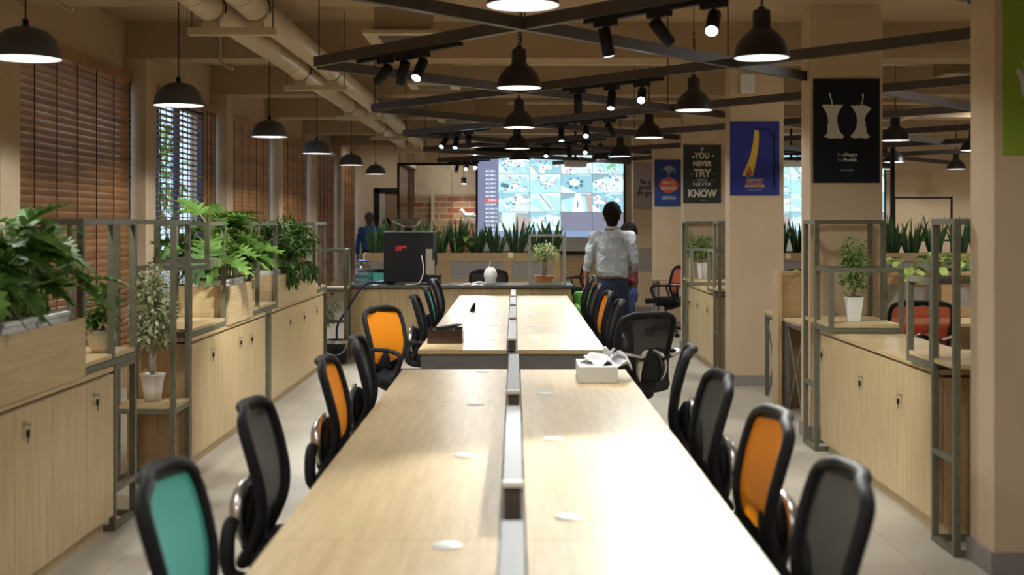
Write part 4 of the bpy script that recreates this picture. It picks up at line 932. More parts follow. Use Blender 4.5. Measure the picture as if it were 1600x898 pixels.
for k, y in enumerate([5.52, 5.13, 4.72, 4.28, 3.8, 3.3]):
    philodendron(['lobed green philodendron in the last white pot of the nearest planter, beside the steel frame','lobed green philodendron in the second white pot of the nearest planter','lobed green philodendron in the third white pot of the nearest planter, at the picture edge',
       'lobed philodendron of the nearest planter, mostly outside the picture','lobed philodendron of the nearest planter, outside the picture behind the edge','first lobed philodendron of the nearest planter, closest to the camera'][k],
       -2.15, y, .847, .21, .35, .29, 38 if k < 3 else 12, .40, .30, 20+k, ('philo','philo','philo2') if k < 3 else ('philo',), (.13,.22))
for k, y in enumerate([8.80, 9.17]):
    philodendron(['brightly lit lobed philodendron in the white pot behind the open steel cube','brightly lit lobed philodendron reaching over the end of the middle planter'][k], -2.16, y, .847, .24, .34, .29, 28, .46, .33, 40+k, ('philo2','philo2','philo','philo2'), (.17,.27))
def bushy(label, x, y, z, lx, ly, h, seed, H=.42, rx=.26, ry=.33, n=420):
    t = thing('potted_bushy_plant', label, 'potted plant', (x, y, z)); rnd = random.Random(seed)
    rect_pot(t, x, y, z, lx, ly, h); st = MB(); lf = MB(); zz = z+h
    for k in range(22):
        a = rnd.uniform(0, 2*PI); e = rnd.random(); tip = Vector((x+math.cos(a)*rx*(1-.3*e)*rnd.uniform(.5,1), y+math.sin(a)*ry*(1-.3*e)*rnd.uniform(.5,1), zz+H*(.25+.75*e)))
        b = Vector((x+rnd.uniform(-.05,.05), y+rnd.uniform(-.1,.1), zz)); P = catmull([b, b.lerp(tip,.5)+Vector((0,0,H*.18)), tip], 5); st.tube(P, .004, 5)
        for j in range(n//22):
            p = P[rnd.randint(3, len(P)-1)]+Vector((rnd.uniform(-.02,.02),)*3); d = Vector((rnd.uniform(-1,1), rnd.uniform(-1,1), rnd.uniform(-.5,.8)))
            simple_leaf(lf, p, d, rnd.uniform(.07,.13), rnd.uniform(.025,.04), M[rnd.choice(['bush','bush','philo'])], rnd, .3)
    for k in range(6):   # trailing stems over the edge
        yy = y+rnd.uniform(-.15,.15); P = catmull([(x+.05,yy,zz),(x+.17,yy,zz+.03),(x+.20,yy+.02,zz-.05-rnd.uniform(0,.08))], 5); st.tube(P, .003, 5)
        for p in P[3:]: simple_leaf(lf, Vector(p), Vector((rnd.uniform(-.2,1), rnd.uniform(-1,1), -.7)), .08, .03, M['bush'], rnd)
    st.build('stems', M['stem'], t); lf.build('foliage', None, t)
for k, y in enumerate([10.72, 11.18, 11.64, 12.1]):
    bushy(['dark bushy plant in the first pot of the farthest planter, by the terracotta pot','dark bushy plant second in the farthest planter','dark bushy plant third in the farthest planter','dark bushy plant last in the farthest planter, next to the end frame'][k], -2.16, y, .847, .24, .40, .29, 60+k)
def small_tree(name, label, x, y, z, pot, ph, crown, n, mats, lw, trunk='barkp', seed=1, branches=9, trunk_r=.016, twist=False, th=None):
    """pot(t) builds the pot with its rim at z+ph; crown = (centre dz, rx, rz)"""
    t = thing(name, label, 'potted plant', (x, y, z)); rnd = random.Random(seed); pot(t)
    cz, rx, rz = crown; zb = z+ph; c = Vector((x, y, z+cz)); g = MB(); lf = MB()
    top = c-Vector((0,0,rz*.45))
    for q in range(3 if twist else 1):
        P = [Vector((x,y,zb-.01))]
        for i in range(1, 8):
            f = i/7; a = f*5+q*2.1; r = trunk_r*.7 if twist else trunk_r*.25*math.sin(f*4); P.append(Vector((x,y,zb)).lerp(top, f)+Vector((math.cos(a)*r, math.sin(a)*r, 0)))
        g.tube(P, [trunk_r*(1-.35*i/7)*(.75 if twist else 1) for i in range(8)], 7)
    tips = []
    for k in range(branches):
        a = 2*PI*k/branches+rnd.uniform(-.3,.3); e = rnd.uniform(-.75,.95); r = math.sqrt(max(.05,1-e*e))*rnd.uniform(.55,.95)
        tip = c+Vector((math.cos(a)*rx*r, math.sin(a)*rx*r, e*rz)); s0 = Vector((x,y,zb)).lerp(top, rnd.uniform(.55,1))
        P = catmull([s0, s0.lerp(tip,.5)+Vector((0,0,rz*.12)), tip], 4); g.tube(P, [trunk_r*.45*(1-.7*i/8) for i in range(9)], 5); tips += P[3:]
    for k in range(n):
        if rnd.random() < .55: p = rnd.choice(tips)+Vector((rnd.gauss(0,1), rnd.gauss(0,1), rnd.gauss(0,1)))*rx*.16
        else:
            d = Vector((rnd.gauss(0,1), rnd.gauss(0,1), rnd.gauss(0,1))).normalized()*rnd.random()**.4; p = c+Vector((d.x*rx, d.y*rx, d.z*rz))
        o = (p-c); d = Vector((o.x/rx, o.y/rx, o.z/rz*.6))+Vector((rnd.gauss(0,.5), rnd.gauss(0,.5), rnd.gauss(0,.5)))
        simple_leaf(lf, p, d, lw*rnd.uniform(.7,1.2), lw*.55, M[rnd.choice(mats)], rnd)
    g.build('trunk', M[trunk], t); lf.build('foliage', None, t); return t
def round_pot(x, y, z, r0, r1, h, m, rim=.006):
    def f(t):
        g = MB(); g.lathe([(0,0),(r0,0),(r0+(r1-r0)*.5,h*.5),(r1,h-.012),(r1+rim,h-.010),(r1+rim,h),(r1-.006,h),(r1-.01,h-.02)], (x,y,z), 32); g.build('pot', M[m], t)
        g = MB(); g.disc((x,y,z+h-.018), r1-.008); g.build('soil', M['soil'], t)
    return f
small_tree('potted_ficus', 'variegated little tree in a white pot on the low rack shelf', -2.185, 7.49, .468, round_pot(-2.185,7.49,.468,.048,.070,.165,'ceramic'), .16, (.55,.125,.25), 1500, ('varie','varie','varie2'), .048, 'barkp', 3, 14, .017, True)
small_tree('potted_ficus', 'variegated tree in the low rack at the counter end, behind the bucket', -2.22, 13.92, .0, round_pot(-2.22,13.92,0,.09,.12,.22,'ceramic'), .21, (.60,.22,.20), 1000, ('varie','varie','varie2'), .06, 'bark', 4, 12, .014, True)
def bowl(x, y, z, r, h, m):
    def f(t):
        g = MB(); g.lathe([(0,0),(r*.55,0),(r*.85,h*.3),(r,h*.62),(r*.93,h),(r*.86,h),(r*.86,h*.85)], (x,y,z), 32); g.build('pot', M[m], t)
        g = MB(); g.disc((x,y,z+h*.86), r*.87); g.build('soil', M['soil'], t)
    return f
small_tree('potted_fern_bush', 'small green leafy plant in a textured cream bowl on the near rack', -2.09, 6.02+.26, .886, bowl(-2.09,6.28,.886,.070,.115,'cream'), .10, (.23,.09,.12), 260, ('philo','philo2','smallgreen'), .05, 'bark', 5, 9, .006)
def tap_pot(x, y, z, a, b, h, m):
    def f(t):
        g = MB(); vs = [(x-a,y-a,z),(x+a,y-a,z),(x+a,y+a,z),(x-a,y+a,z),(x-b,y-b,z+h),(x+b,y-b,z+h),(x+b,y+b,z+h),(x-b,y+b,z+h)]
        g.add(vs, [(0,3,2,1),(0,1,5,4),(1,2,6,5),(2,3,7,6),(3,0,4,7),(4,5,6,7)])
        for k in range(7): zz = z+h*(k+.5)/8; w = a+(b-a)*(k+.5)/8; g.box(x-w-.0015,x+w+.0015,y-w-.0015,y+w+.0015,zz-.003,zz+.003)
        g.build('pot', M[m], t, bevel=.003)
        g = MB(); g.box(x-b*.85,x+b*.85,y-b*.85,y+b*.85,z+h-.002,z+h+.003); g.build('soil', M['soil'], t)
    return f
small_tree('potted_ming_tree', 'slender green plant in a white tapered square pot before the apple pillar', 2.24, 8.22, .886, tap_pot(2.24,8.22,.886,.032,.052,.165,'ceramic'), .165, (.36,.095,.20), 850, ('smallgreen','smallgreen','palegreen'), .034, 'bark', 6, 16, .010)
small_tree('potted_jade_tree', 'bushy green plant in a tapered white pot under the typographic poster', 2.20, 14.62, .886, tap_pot(2.20,14.62,.886,.04,.062,.19,'ceramic'), .19, (.36,.19,.13), 650, ('smallgreen','palegreen'), .05, 'barkp', 7, 14, .010)
t = thing('plant_pot', 'brown round pot with bare twiggy plant beside the tapered white pot', 'potted plant', (2.30, 14.30, .886))
round_pot(2.30,14.30,.886,.055,.070,.16,'brownpot')(t)
g = MB(); rnd = random.Random(3)
for k in range(9): a = rnd.uniform(0,2*PI); g.tube(catmull([(2.30,14.30,1.03),(2.30+.03*math.cos(a),14.30+.03*math.sin(a),1.12),(2.30+.10*math.cos(a),14.30+.1*math.sin(a),1.2+rnd.uniform(0,.06))],4), .004, 5)
g.build('twigs', M['bark'], t)
small_tree('bonsai', 'bonsai in a wide terracotta pot inside the square frame on the counter', .34, 14.38, .83, round_pot(.34,14.38,.83,.075,.110,.10,'terra',.008), .09, (.36,.16,.11), 650, ('palegreen','palegreen','varie'), .04, 'bark', 8, 14, .022, True)
small_tree('cactus_pot', 'small plant in a terracotta pot on the shelf of the bridging rack', -2.15, 9.85, .886, round_pot(-2.15,9.85,.886,.05,.065,.11,'terra'), .10, (.18,.07,.07), 120, ('philo','bush'), .05, 'bark', 9, 7, .006)
def snake_plant(x, y, z, n, H, seed, label, group):
    rnd = random.Random(seed); t = thing('snake_plant', label, 'potted plant', (x, y, z)); t['group'] = group
    g = MB(); g.lathe([(0,0),(.07,0),(.085,.09),(.08,.09),(.075,.08)], (x,y,z), 20); g.disc((x,y,z+.08),.078); g.build('pot', M['black'], t)
    g = MB()
    for k in range(n):
        a = rnd.uniform(0, 2*PI); le = rnd.uniform(.02,.30); h = H*rnd.uniform(.6,1.05); w = rnd.uniform(.024,.036); b = Vector((x+.05*math.cos(a), y+.05*math.sin(a), z+.06))
        d = Vector((math.cos(a)*le, math.sin(a)*le, 1)).normalized(); tw = rnd.uniform(0,PI); vs = []; fs = []
        for i in range(8):
            f = i/7; ww = w*(.75+.6*f-1.35*f**3) if i < 7 else .001; q = tw+f*rnd.uniform(.5,.9); s = Vector((math.cos(q), math.sin(q), 0)); nn = d.cross(s)
            c = b+d*h*f+Vector((math.cos(a), math.sin(a), 0))*.05*f*f; vs += [c-s*ww, c+nn*ww*.35, c+s*ww]
        for i in range(7): o = i*3; fs += [(o,o+1,o+4,o+3),(o+1,o+2,o+5,o+4)]
        g.add(vs, fs, M['snake'], True)
    g.build('blades', None, t)
# partitions carrying the snake plants
def partition(label, x0, x1, y, z0, z1, d, panels, ledge=True, leg=True):
    t = thing('desk_divider', label, 'partition', ((x0+x1)/2, y+d/2, 0))
    g = MB(); g.box(x0, x1, y-.004, y+.024, z1-.035, z1); g.box(x0, x1, y+d-.024, y+d, z1-.035, z1); g.box(x0+.03, x1-.03, y+.024, y+d-.024, z1-.15, z1-.13); g.box(x0, x1, y, y+.02, z1-.11, z1-.0355); g.box(x0, x1, y, y+.04, z0, z0+.09)
    xs = [x0]+[q for p in panels for q in p]+[x1]
    for a, b in zip(xs[::2], xs[1::2]): g.box(a, b, y, y+.04, z0+.09, z1-.1105)
    g.build('wood_frame', M['oak_dark_x'], t, bevel=.001)
    for a, b in panels:
        g = MB(); g.box(a, b, y+.012, y+.03, z0+.09, z1-.1105); g.build('fabric_panel', M['fabricgrey'], t)
    g = MB(); g.box(x0, x0+.03, y+.04, y+d, 0, z1-.035); g.box(x1-.03, x1, y+.04, y+d, 0, z1-.035); g.box(x0+.03, x1-.03, y+d-.02, y+d, 0, z1-.035); g.box(x0+.03, x0+.07, y, y+.04, 0, z0); g.box(x1-.07, x1-.03, y, y+.04, 0, z0); g.build('carcass', M['oak_dark_x'], t)
    return t
partition('long oak partition with grey fabric panels behind the counter, snake plants on top', -2.03, .60, 16.5, .70, 1.14, .26, [(-1.93,-1.48),(-1.40,-1.05),(-.86,-.16),(-.04,.50)])
rnd = random.Random(9); LX = ['behind the blue-shirted man', 'behind the coffee machine hopper', 'beside the coffee machine', 'under the brick wall', 'just left of the projection', 'under the list of cameras', 'below the projection, two pots along', 'below the projection, three pots along', 'behind the bonsai frame', 'last before the man in grey']
for k, x in enumerate([-1.86,-1.62,-1.30,-1.02,-.78,-.52,-.26,.02,.28,.48]):
    snake_plant(x, 16.63, 1.01, 18, .50+.07*(k % 3 == 1), 100+k, 'dark green snake plant on the partition, '+['behind the blue shirt of the far man','behind the coffee machine','beside the coffee machine hopper','under the horse ornament','at the near edge of the projection','under the list beside the camera pictures','under the first column of camera pictures','just before the bonsai frame','behind the bonsai frame','last one by the man in grey'][k], 'snake plants on the long partition')
t = thing('leafy_plant', 'lime green broad-leaved plant among the snake plants below the brick wall', 'potted plant', (-.66, 16.60, 1.01)); g = MB(); rnd = random.Random(5)
g.lathe([(0,0),(.06,0),(.07,.08),(.06,.08)], (-.66,16.60,1.01), 16); g.build('pot', M['white'], t)
g = MB()
for k in range(16): a = rnd.uniform(0,2*PI); simple_leaf(g, Vector((-.66,16.58,1.20+rnd.uniform(0,.18))), Vector((math.cos(a), math.sin(a), rnd.uniform(-.1,.8))), .15, .09, M['lime' if k % 3 == 0 else 'philo2'], rnd, .4)
g.build('foliage', None, t)
partition('far oak partition in the side aisle with snake plants on top', 3.30, 6.40, 16.5, .70, 1.14, .26, [(3.40,4.0),(4.1,4.8),(4.9,5.6),(5.7,6.3)])
for k, x in enumerate([3.55,3.80,4.05,4.4,4.75,5.05,5.30,5.62,5.95,6.2]):
    snake_plant(x, 16.63, 1.01, 18, .57, 130+k, 'snake plant on the far aisle partition, '+['first, next to the pillar edge','second from the pillar gap','third, hidden by the apple pillar','fourth, hidden by the apple pillar','fifth, right behind the steel frame corner','sixth, under the thin black frame','seventh, under the thin black frame corner','eighth, behind the tall steel post','ninth, between the two tall posts','tenth, at the nearest pillar edge'][k], 'snake plants on the far aisle partition')
tp = partition('oak partition of the side desks with pothos on its ledge', 2.20, 5.2, 10.27, .76, 1.137, .16, [(2.36,2.95),(3.05,3.52),(3.62,4.3),(4.4,5.1)])
g = MB(); g.box(2.163,2.197,10.24,10.46,0,1.137); g.build('end_post', M['oak_z'], tp, bevel=.001)
def pothos(x, y, z, seed, label):
    rnd = random.Random(seed); t = thing('pothos_plant', label, 'potted plant', (x, y, z)); t['group'] = 'pothos on the side partition'
    g = MB(); g.lathe([(0,-.067),(.045,-.067),(.052,.0),(.05,.03)], (x,y,z), 16); g.build('pot', M['black'], t)
    g = MB(); st = MB()
    for k in range(15):
        a = rnd.uniform(0,2*PI); b = Vector((x,y,z+.05)); p = b+Vector((math.cos(a)*rnd.uniform(.02,.13), math.sin(a)*.05, rnd.uniform(.0,.14))); st.tube([b,p],.003,5)
        simple_leaf(g, p, Vector((math.cos(a), math.sin(a)*.6-.3, rnd.uniform(-.2,.5))), .15, .11, M['lime' if k % 4 else 'philo2'], rnd, .4)
    st.build('stems', M['stem'], t); g.build('foliage', None, t)
for k, x in enumerate([2.52, 3.25, 3.50, 3.78, 4.06]):
    pothos(x, 10.35, 1.075, 70+k, 'yellow-green pothos on the side partition, '+['seen between the two middle pillars','next to the apple pillar edge','behind the red chair','between the two steel frames','nearest to the green poster pillar'][k])
# side desks with crossed end frames
for (ya, yb, nm, lb) in ((9.62,10.22,'near','oak side desk with X-braced steel end, red chair pushed up to it'),(10.46,11.05,'far','oak side desk with X-braced steel end, on the far side of its partition')):
    t = thing('side_desk', lb, 'desk', (3.6, (ya+yb)/2, 0))
    g = MB(); g.box(2.20, 5.1, ya, yb, .735, .76); g.build('worktop', M['oak_x'], t, bevel=.001)
    for x in (2.235, 5.06):
        g = MB()
        for a, b in (((x,ya+.02,.01),(x,ya+.02,.70)),((x,yb-.02,.01),(x,yb-.02,.70)),((x,ya+.003,.715),(x,yb-.003,.715))): g.bar(a, b, .034)
        g.bar((x,ya+.03,.02),(x,yb-.03,.69),.008,.03); g.bar((x+.009,ya+.03,.69),(x+.009,yb-.03,.02),.008,.03); g.build('end_frame', M['greysteel'], t)
    g = MB(); g.box(2.55,2.95,ya+.08,yb-.05,.05,.66); g.build('pedestal', M['oak_z'], t, bevel=.001)
t = thing('thin_frame', 'thin black steel frame standing behind the far snake plants', 'frame', (5.6, 16.9, 0))
g = MB()
for x in (5.17, 5.95): g.bar((x,16.95,0),(x,16.95,1.90),.025)
for z in (1.88, 1.30): g.bar((5.17,16.95,z),(5.95,16.95,z),.025)
g.build('bars', M['black'], t)
g = MB(); g.bar((5.25,17.3,0),(5.25,17.3,3.08),.05); tag(g.build('service_pole', M['black']), 'slim black pole from floor to ceiling behind the far plants', 'pole')
for k, (x, y, z, lb) in enumerate([(3.62,16.49,1.10,'yellow note stuck on the edge of the far partition between the pillars'),(3.20,10.262,1.09,'yellow note stuck on the side partition next to the apple pillar'),(-.06,16.49,1.11,'yellow note stuck on the long partition below the projection')]):
    g = MB(); g.box(x-.035,x+.035,y-.002,y,z-.035,z+.035); tag(g.build('sticky_note', M['yellownote']), lb, 'note')
# ------------------------------------------------------------------ counter and what stands on it
t = thing('counter', 'oak fronted coffee counter with dark worktop across the end of the desks', 'counter', (-.65, 14.45, 0))
g = MB(); g.box(-1.96, .66, 14.10, 14.78, .80, .832); g.build('worktop', M['counter_top'], t, bevel=.002)
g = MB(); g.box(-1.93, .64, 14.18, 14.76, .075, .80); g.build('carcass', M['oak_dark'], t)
g = MB(); g.box(-1.93, .64, 14.22, 14.7, 0, .075); g.build('plinth', M['oak_dark_x'], t)
xs = [-1.93,-1.53,-1.12,-.56,-.22,.20,.64]
for a, b in zip(xs, xs[1:]):
    g = MB(); g.box(a+.002, b-.002, 14.155, 14.175, .085, .79); d = g.build('door', M['oak_z'], t, bevel=.001)
    if a in (-1.53, -.22):
        g = MB(); g.cyl((a+.05,14.155,.70),(a+.05,14.147,.70),.011); g.box(a+.042,a+.058,14.14,14.15,.63,.66); g.build('lock', M['silver'], d)
ZC = .832
t = thing('coffee_machine', 'big black coffee machine with red lettering and glass hopper on the counter', 'coffee machine', (-1.22, 14.42, ZC))
g = MB(); g.box(-1.50,-.935,14.18,14.66,ZC+.03,ZC+.60); g.build('body', M['black'], t, bevel=.006)
g = MB(); g.box(-1.505,-.93,14.175,14.665,ZC+.60,ZC+.612); g.build('lid_edge', M['greysteel'], t)
for x in (-1.44,-.98):
    for y in (14.24,14.6): g = MB(); g.cyl((x,y,ZC),(x,y,ZC+.03),.025); g.build('foot', M['black'], t)
g = MB(); g.box(-1.02,-.945,14.168,14.18,ZC+.12,ZC+.41); g.box(-.945,-.925,14.17,14.30,ZC+.12,ZC+.28); g.build('front_plate', M['silver'], t, bevel=.002)
g = MB(); g.box(-1.0,-.86,14.15,14.55,ZC+.0,ZC+.115); g.build('drip_tray', M['black'], t, bevel=.004)
g = MB(); g.box(-1.0,-.86,14.15,14.55,ZC+.115,ZC+.122); g.box(-.93,-.87,14.2,14.24,ZC+.145,ZC+.15); g.build('tray_grid', M['chrome'], t)
g = MB(); g.tube([(-.925,14.25,ZC+.37),(-.905,14.25,ZC+.33),(-.905,14.25,ZC+.25),(-.915,14.25,ZC+.22)],.012,8); g.build('spout', M['black'], t)
g = MB(); g.lathe([(.05,0),(.05,.04),(.035,.05)], (-1.24,14.42,ZC+.612), 20); g.build('hopper_collar', M['black'], t)
g = MB(); g.prism([(-1.41,ZC+.745),(-1.41,ZC+.72),(-1.27,ZC+.66),(-1.20,ZC+.655),(-1.13,ZC+.68),(-1.11,ZC+.72),(-1.11,ZC+.745)],14.32,14.52); g.build('hopper', M['clear'], t, bevel=.01)
g = MB(); g.box(-1.42,-1.10,14.31,14.53,ZC+.742,ZC+.757); g.build('hopper_lid', M['smoke'], t, bevel=.004)
g = MB()
for yy in (14.318, 14.522): g.tube([(-1.41,yy,ZC+.742),(-1.41,yy,ZC+.72),(-1.27,yy,ZC+.66),(-1.20,yy,ZC+.655),(-1.13,yy,ZC+.68),(-1.11,yy,ZC+.72),(-1.11,yy,ZC+.742),(-1.41,yy,ZC+.742)], .0045, 6)
g.build('hopper_rim', M['silver'], t)
g = MB(); g.prism([(-1.33,ZC+.688),(-1.27,ZC+.664),(-1.20,ZC+.660),(-1.14,ZC+.684),(-1.13,ZC+.70),(-1.30,ZC+.705)],14.34,14.50); g.build('coffee_beans', noisy('roasted_beans', (.05,.02,.01), (.16,.08,.05), 90, .5), t)
text_obj('red_lettering', 'COFFEE', .036, (-1.365,14.178,ZC+.430), M['red'], t, ax='LEFT', bold=.002); text_obj('red_lettering', 'DAY', .036, (-1.365,14.178,ZC+.400), M['red'], t, ax='LEFT', bold=.002)
g = MB(); g.tube(catmull([(-1.07,14.172,ZC+.34),(-1.05,14.165,ZC+.24),(-1.045,14.16,ZC+.14),(-1.09,14.15,ZC+.03),(-1.16,14.14,ZC+.008),(-1.25,14.13,ZC+.006)]), .006, 8); tag(g.build('white_cable', M['white']), 'white cable hanging down the front of the black coffee machine', 'cable')
t = thing('water_jar', 'clear plastic water jar with blue lid on the counter end', 'jar', (-1.76, 14.38, ZC))
g = MB(); g.lathe([(.0,.004),(.105,.004),(.118,.02),(.118,.07),(.112,.075),(.118,.08),(.118,.15),(.112,.157),(.117,.164),(.105,.20),(.075,.225),(.065,.232),(.065,.262)], (-1.76,14.38,ZC), 36); g.build('jar_body', M['clear'], t)
g = MB(); g.lathe([(0,.02),(.108,.02),(.112,.10),(0,.10)], (-1.76,14.38,ZC), 36); g.build('water', glassy('water', (.86,.90,.93), .06), t)
g = MB(); g.lathe([(0,.278),(.07,.278),(.088,.270),(.088,.260),(.06,.258)], (-1.76,14.38,ZC), 32); g.build('lid', M['bluelid'], t)
g = MB(); g.tube(catmull([(-1.74,14.36,ZC+.28),(-1.75,14.36,ZC+.33),(-1.73,14.36,ZC+.36)]), .006, 6); g.tube(catmull([(-1.73,14.36,ZC+.01),(-1.60,14.30,ZC+.03),(-1.45,14.28,ZC+.05)]), .006, 6); g.build('filling_tube', M['white'], t)
g = MB(); g.tube(catmull([(-1.30,14.28,ZC+.035),(-1.50,14.20,ZC+.022),(-1.66,14.10,ZC+.026),(-1.76,14.03,ZC-.06),(-1.88,13.95,ZC-.26),(-1.97,13.82,ZC-.42),(-1.97,13.72,ZC-.55),(-1.955,13.68,ZC-.68)]), .013, 10)
tag(g.build('drain_hose', M['hose']), 'dark blue hose running from the coffee machine down to the black bucket', 'hose')
t = thing('bucket', 'black bucket with white wire handle on the floor by the counter', 'bucket', (-1.955, 13.60, 0))
g = MB(); g.lathe([(0,.005),(.10,.005),(.118,.23),(.125,.232),(.125,.262),(.117,.262),(.112,.02),(0,.02)], (-1.955,13.60,0), 32); g.build('pail', mat('dark_pail', (.02,.022,.03), .3), t)
g = MB(); g.tube([(-1.955+.128*math.cos(a), 13.60-.135+.01*math.sin(a), .235-.13*math.sin(a)) for a in [PI*q/14 for q in range(15)]], .0035, 6); g.build('handle', M['white'], t)
g = MB(); g.lathe([(.126,.228),(.129,.245),(.127,.262)], (-1.955,13.60,0), 32); g.build('rim_band', M['silver'], t)
t = thing('dispenser', 'white ribbed ceramic dispenser with pointed chrome top on the counter', 'dispenser', (-.285, 14.30, ZC))
pr = [(0,0),(.058,0),(.066,.01),(.066,.075),(.072,.085),(.072,.13),(.062,.16),(.045,.185),(.022,.20)]; g = MB(); vs = []; fs = []; n = 48
for r, z in pr:
    for k in range(n): a = 2*PI*k/n; rr = r*(1+(.045 if .08 < z < .19 else 0)*math.cos(12*a)); vs.append((-.285+rr*math.cos(a), 14.30+rr*math.sin(a), ZC+z))
for i in range(len(pr)-1):
    for k in range(n): fs.append((i*n+k, i*n+(k+1)%n, (i+1)*n+(k+1)%n, (i+1)*n+k))
g.add(vs, fs, None, True); g.build('body', M['ceramic'], t)
g = MB(); g.lathe([(.022,.198),(.024,.21),(.010,.218),(.016,.235),(.014,.25),(.004,.275),(0,.28)], (-.285,14.30,ZC), 20); g.build('finial', M['chrome'], t)
g = MB(); g.tube(catmull([(-.33,14.26,ZC+.01),(-.40,14.22,ZC+.03),(-.46,14.22,ZC+.022),(-.49,14.24,ZC+.006)]), .009, 8); tag(g.build('white_tube', M['white']), 'short white curled tube lying beside the white dispenser', 'tube')
t = thing('square_frame', 'pale steel square frame standing on the counter around the bonsai', 'frame', (.37, 14.35, ZC))
def fr_(x0,x1,y0,y1,z0,z1,w):
    for xx in (x0+w/2, x1-w/2):
        for yy in (y0+w/2, y1-w/2): g = MB(); g.bar((xx,yy,z0),(xx,yy,z1),w); g.build('post', STL, t)
        for zz in (z0+w/2, z1-w/2): g = MB(); g.bar((xx,y0+w,zz),(xx,y1-w,zz),w*.98); g.build('rail', STL, t)
    for yy in (y0+w/2, y1-w/2):
        for zz in (z0+w/2, z1-w/2): g = MB(); g.bar((x0+w,yy,zz),(x1-w,yy,zz),w*.98); g.build('rail', STL, t)
STL = mat('pale_green_steel', (.30,.32,.25), .45); fr_(.155,.580,14.20,14.55,ZC,ZC+.575,.024)
# on the desks
t = thing('dark_tray', 'dark brown acrylic box with folded black things on the far desk corner', 'box', (-.455, 8.25, .75))
g = MB(); x0,x1,y0,y1 = -.575,-.345,8.12,8.42; z = .7505
for b in ((x0,x1,y0,y0+.006,z,z+.088),(x0,x1,y1-.006,y1,z,z+.088),(x0,x0+.006,y0+.006,y1-.006,z,z+.088),(x1-.006,x1,y0+.006,y1-.006,z,z+.088),(x0,x1,y0,y1,z,z+.004)): g.box(*b)
g.build('tray', mat('brown_acrylic', (.035,.018,.014), .15, coat=.3), t)
g = MB(); g.box(x0+.03,x1-.06,y0+.05,y1-.08,z+.01,z+.085); g.build('packet', M['black'], t)
g = MB(); g.bar((-.50,8.16,.850),(-.37,8.30,.862),.05,.012); g.bar((-.52,8.20,.842),(-.42,8.34,.846),.02,.014); g.build('folded_lid', M['black'], t)
t = thing('desk_caddy', 'small black curved holder standing near the middle of the far desk', 'holder', (-.375, 11.1, .75))
g = MB(); g.prism([(-.405,.751),(-.36,.751),(-.352,.79),(-.355,.83),(-.372,.823),(-.390,.79)], 11.05, 11.12); g.build('holder', M['black'], t, bevel=.004)
t = thing('tissue_box', 'white cardboard tissue box with crumpled tissue at the far corner of the near desk', 'tissue box', (.41, 6.25, .75))
g = MB(); g.box(.315,.505,6.12,6.47,.7505,.832); g.build('carton', M['white'], t, bevel=.004)
g = MB(); rnd = random.Random(2)
g.grid(lambda u, v: (.345+.20*u+.02*math.sin(v*9), 6.16+.28*v+.02*math.sin(u*11), .838+.035*math.sin(u*PI)*math.sin(v*PI)+.018*math.sin(u*14+v*7)), 18, 18)
g.grid(lambda u, v: (.47+.11*u+.02*v, 6.20+.16*v+.02*math.sin(u*7), .846+.07*math.sin(u*2.4)*(1-v*.6)-.075*u*u+.012*math.sin(v*15+u*4)), 12, 12)
g.grid(lambda u, v: (.44+.07*u*v, 6.22+.1*v, .84+.075*u-.02*v+.01*math.sin(9*v)), 8, 8)
g.build('tissue', M['tissue'], t, solid=.0008)
t = thing('armchair', 'bright green upholstered armchair beyond the end of the far desk', 'armchair', (.91, 14.25, 0))
g = MB(); g.box(.72,1.06,13.95,14.5,.10,.42); g.build('seat', M['green'], t, bevel=.04)
g = MB(); g.box(.665,.76,13.9,14.55,.10,.60); g.build('armrest', M['green'], t, bevel=.05)
g = MB(); g.box(1.05,1.15,13.9,14.55,.10,.60); g.build('armrest', M['green'], t, bevel=.05)
g = MB(); g.box(.68,1.14,14.5,14.64,.10,.74); g.build('backrest', M['green'], t, bevel=.05)
for x in (.72,1.10):
    for y in (13.97,14.55): g = MB(); g.cyl((x,y,0),(x,y,.10),.02); g.build('foot', M['black'], t)
# desks by the back wall and pillar
for nm, (x0,x1,y0,y1,lb) in {'a': (1.35,3.3,19.9,20.5,'narrow desk against the back wall beside the projection'), 'b': (1.96,3.2,17.35,17.95,'desk in front of the fifth pillar with grey steel legs')}.items():
    t = thing('wall_desk', lb, 'desk', ((x0+x1)/2, (y0+y1)/2, 0))
    g = MB(); g.box(x0,x1,y0,y1,.725,.75); g.build('worktop', M['oak_x'], t, bevel=.001)
    for x in (x0+.04, x1-.04):
        g = MB()
        for y in (y0+.04,y1-.04): g.bar((x,y,0),(x,y,.70),.04)
        g.bar((x,y0+.02,.70),(x,y1-.02,.70),.04); g.build('leg_frame', M['greysteel'], t)
g = MB(); g.box(2.02,2.38,20.25,20.28,.751,1.12); tag(g.build('desk_screen', M['fabricgrey'], bevel=.008), 'grey fabric screen standing on the back wall desk', 'screen')
t = thing('low_storage', 'low oak storage wall under the projection screen', 'storage', (.9, 21.7, 0))
g = MB(); g.box(-.6,1.99,21.45,21.95,.0,.90); g.build('carcass', M['oak_dark_x'], t, bevel=.003)
g = MB(); g.box(-.6,1.99,21.43,21.96,.90,.925); g.build('top', M['oak_dark_x'], t)
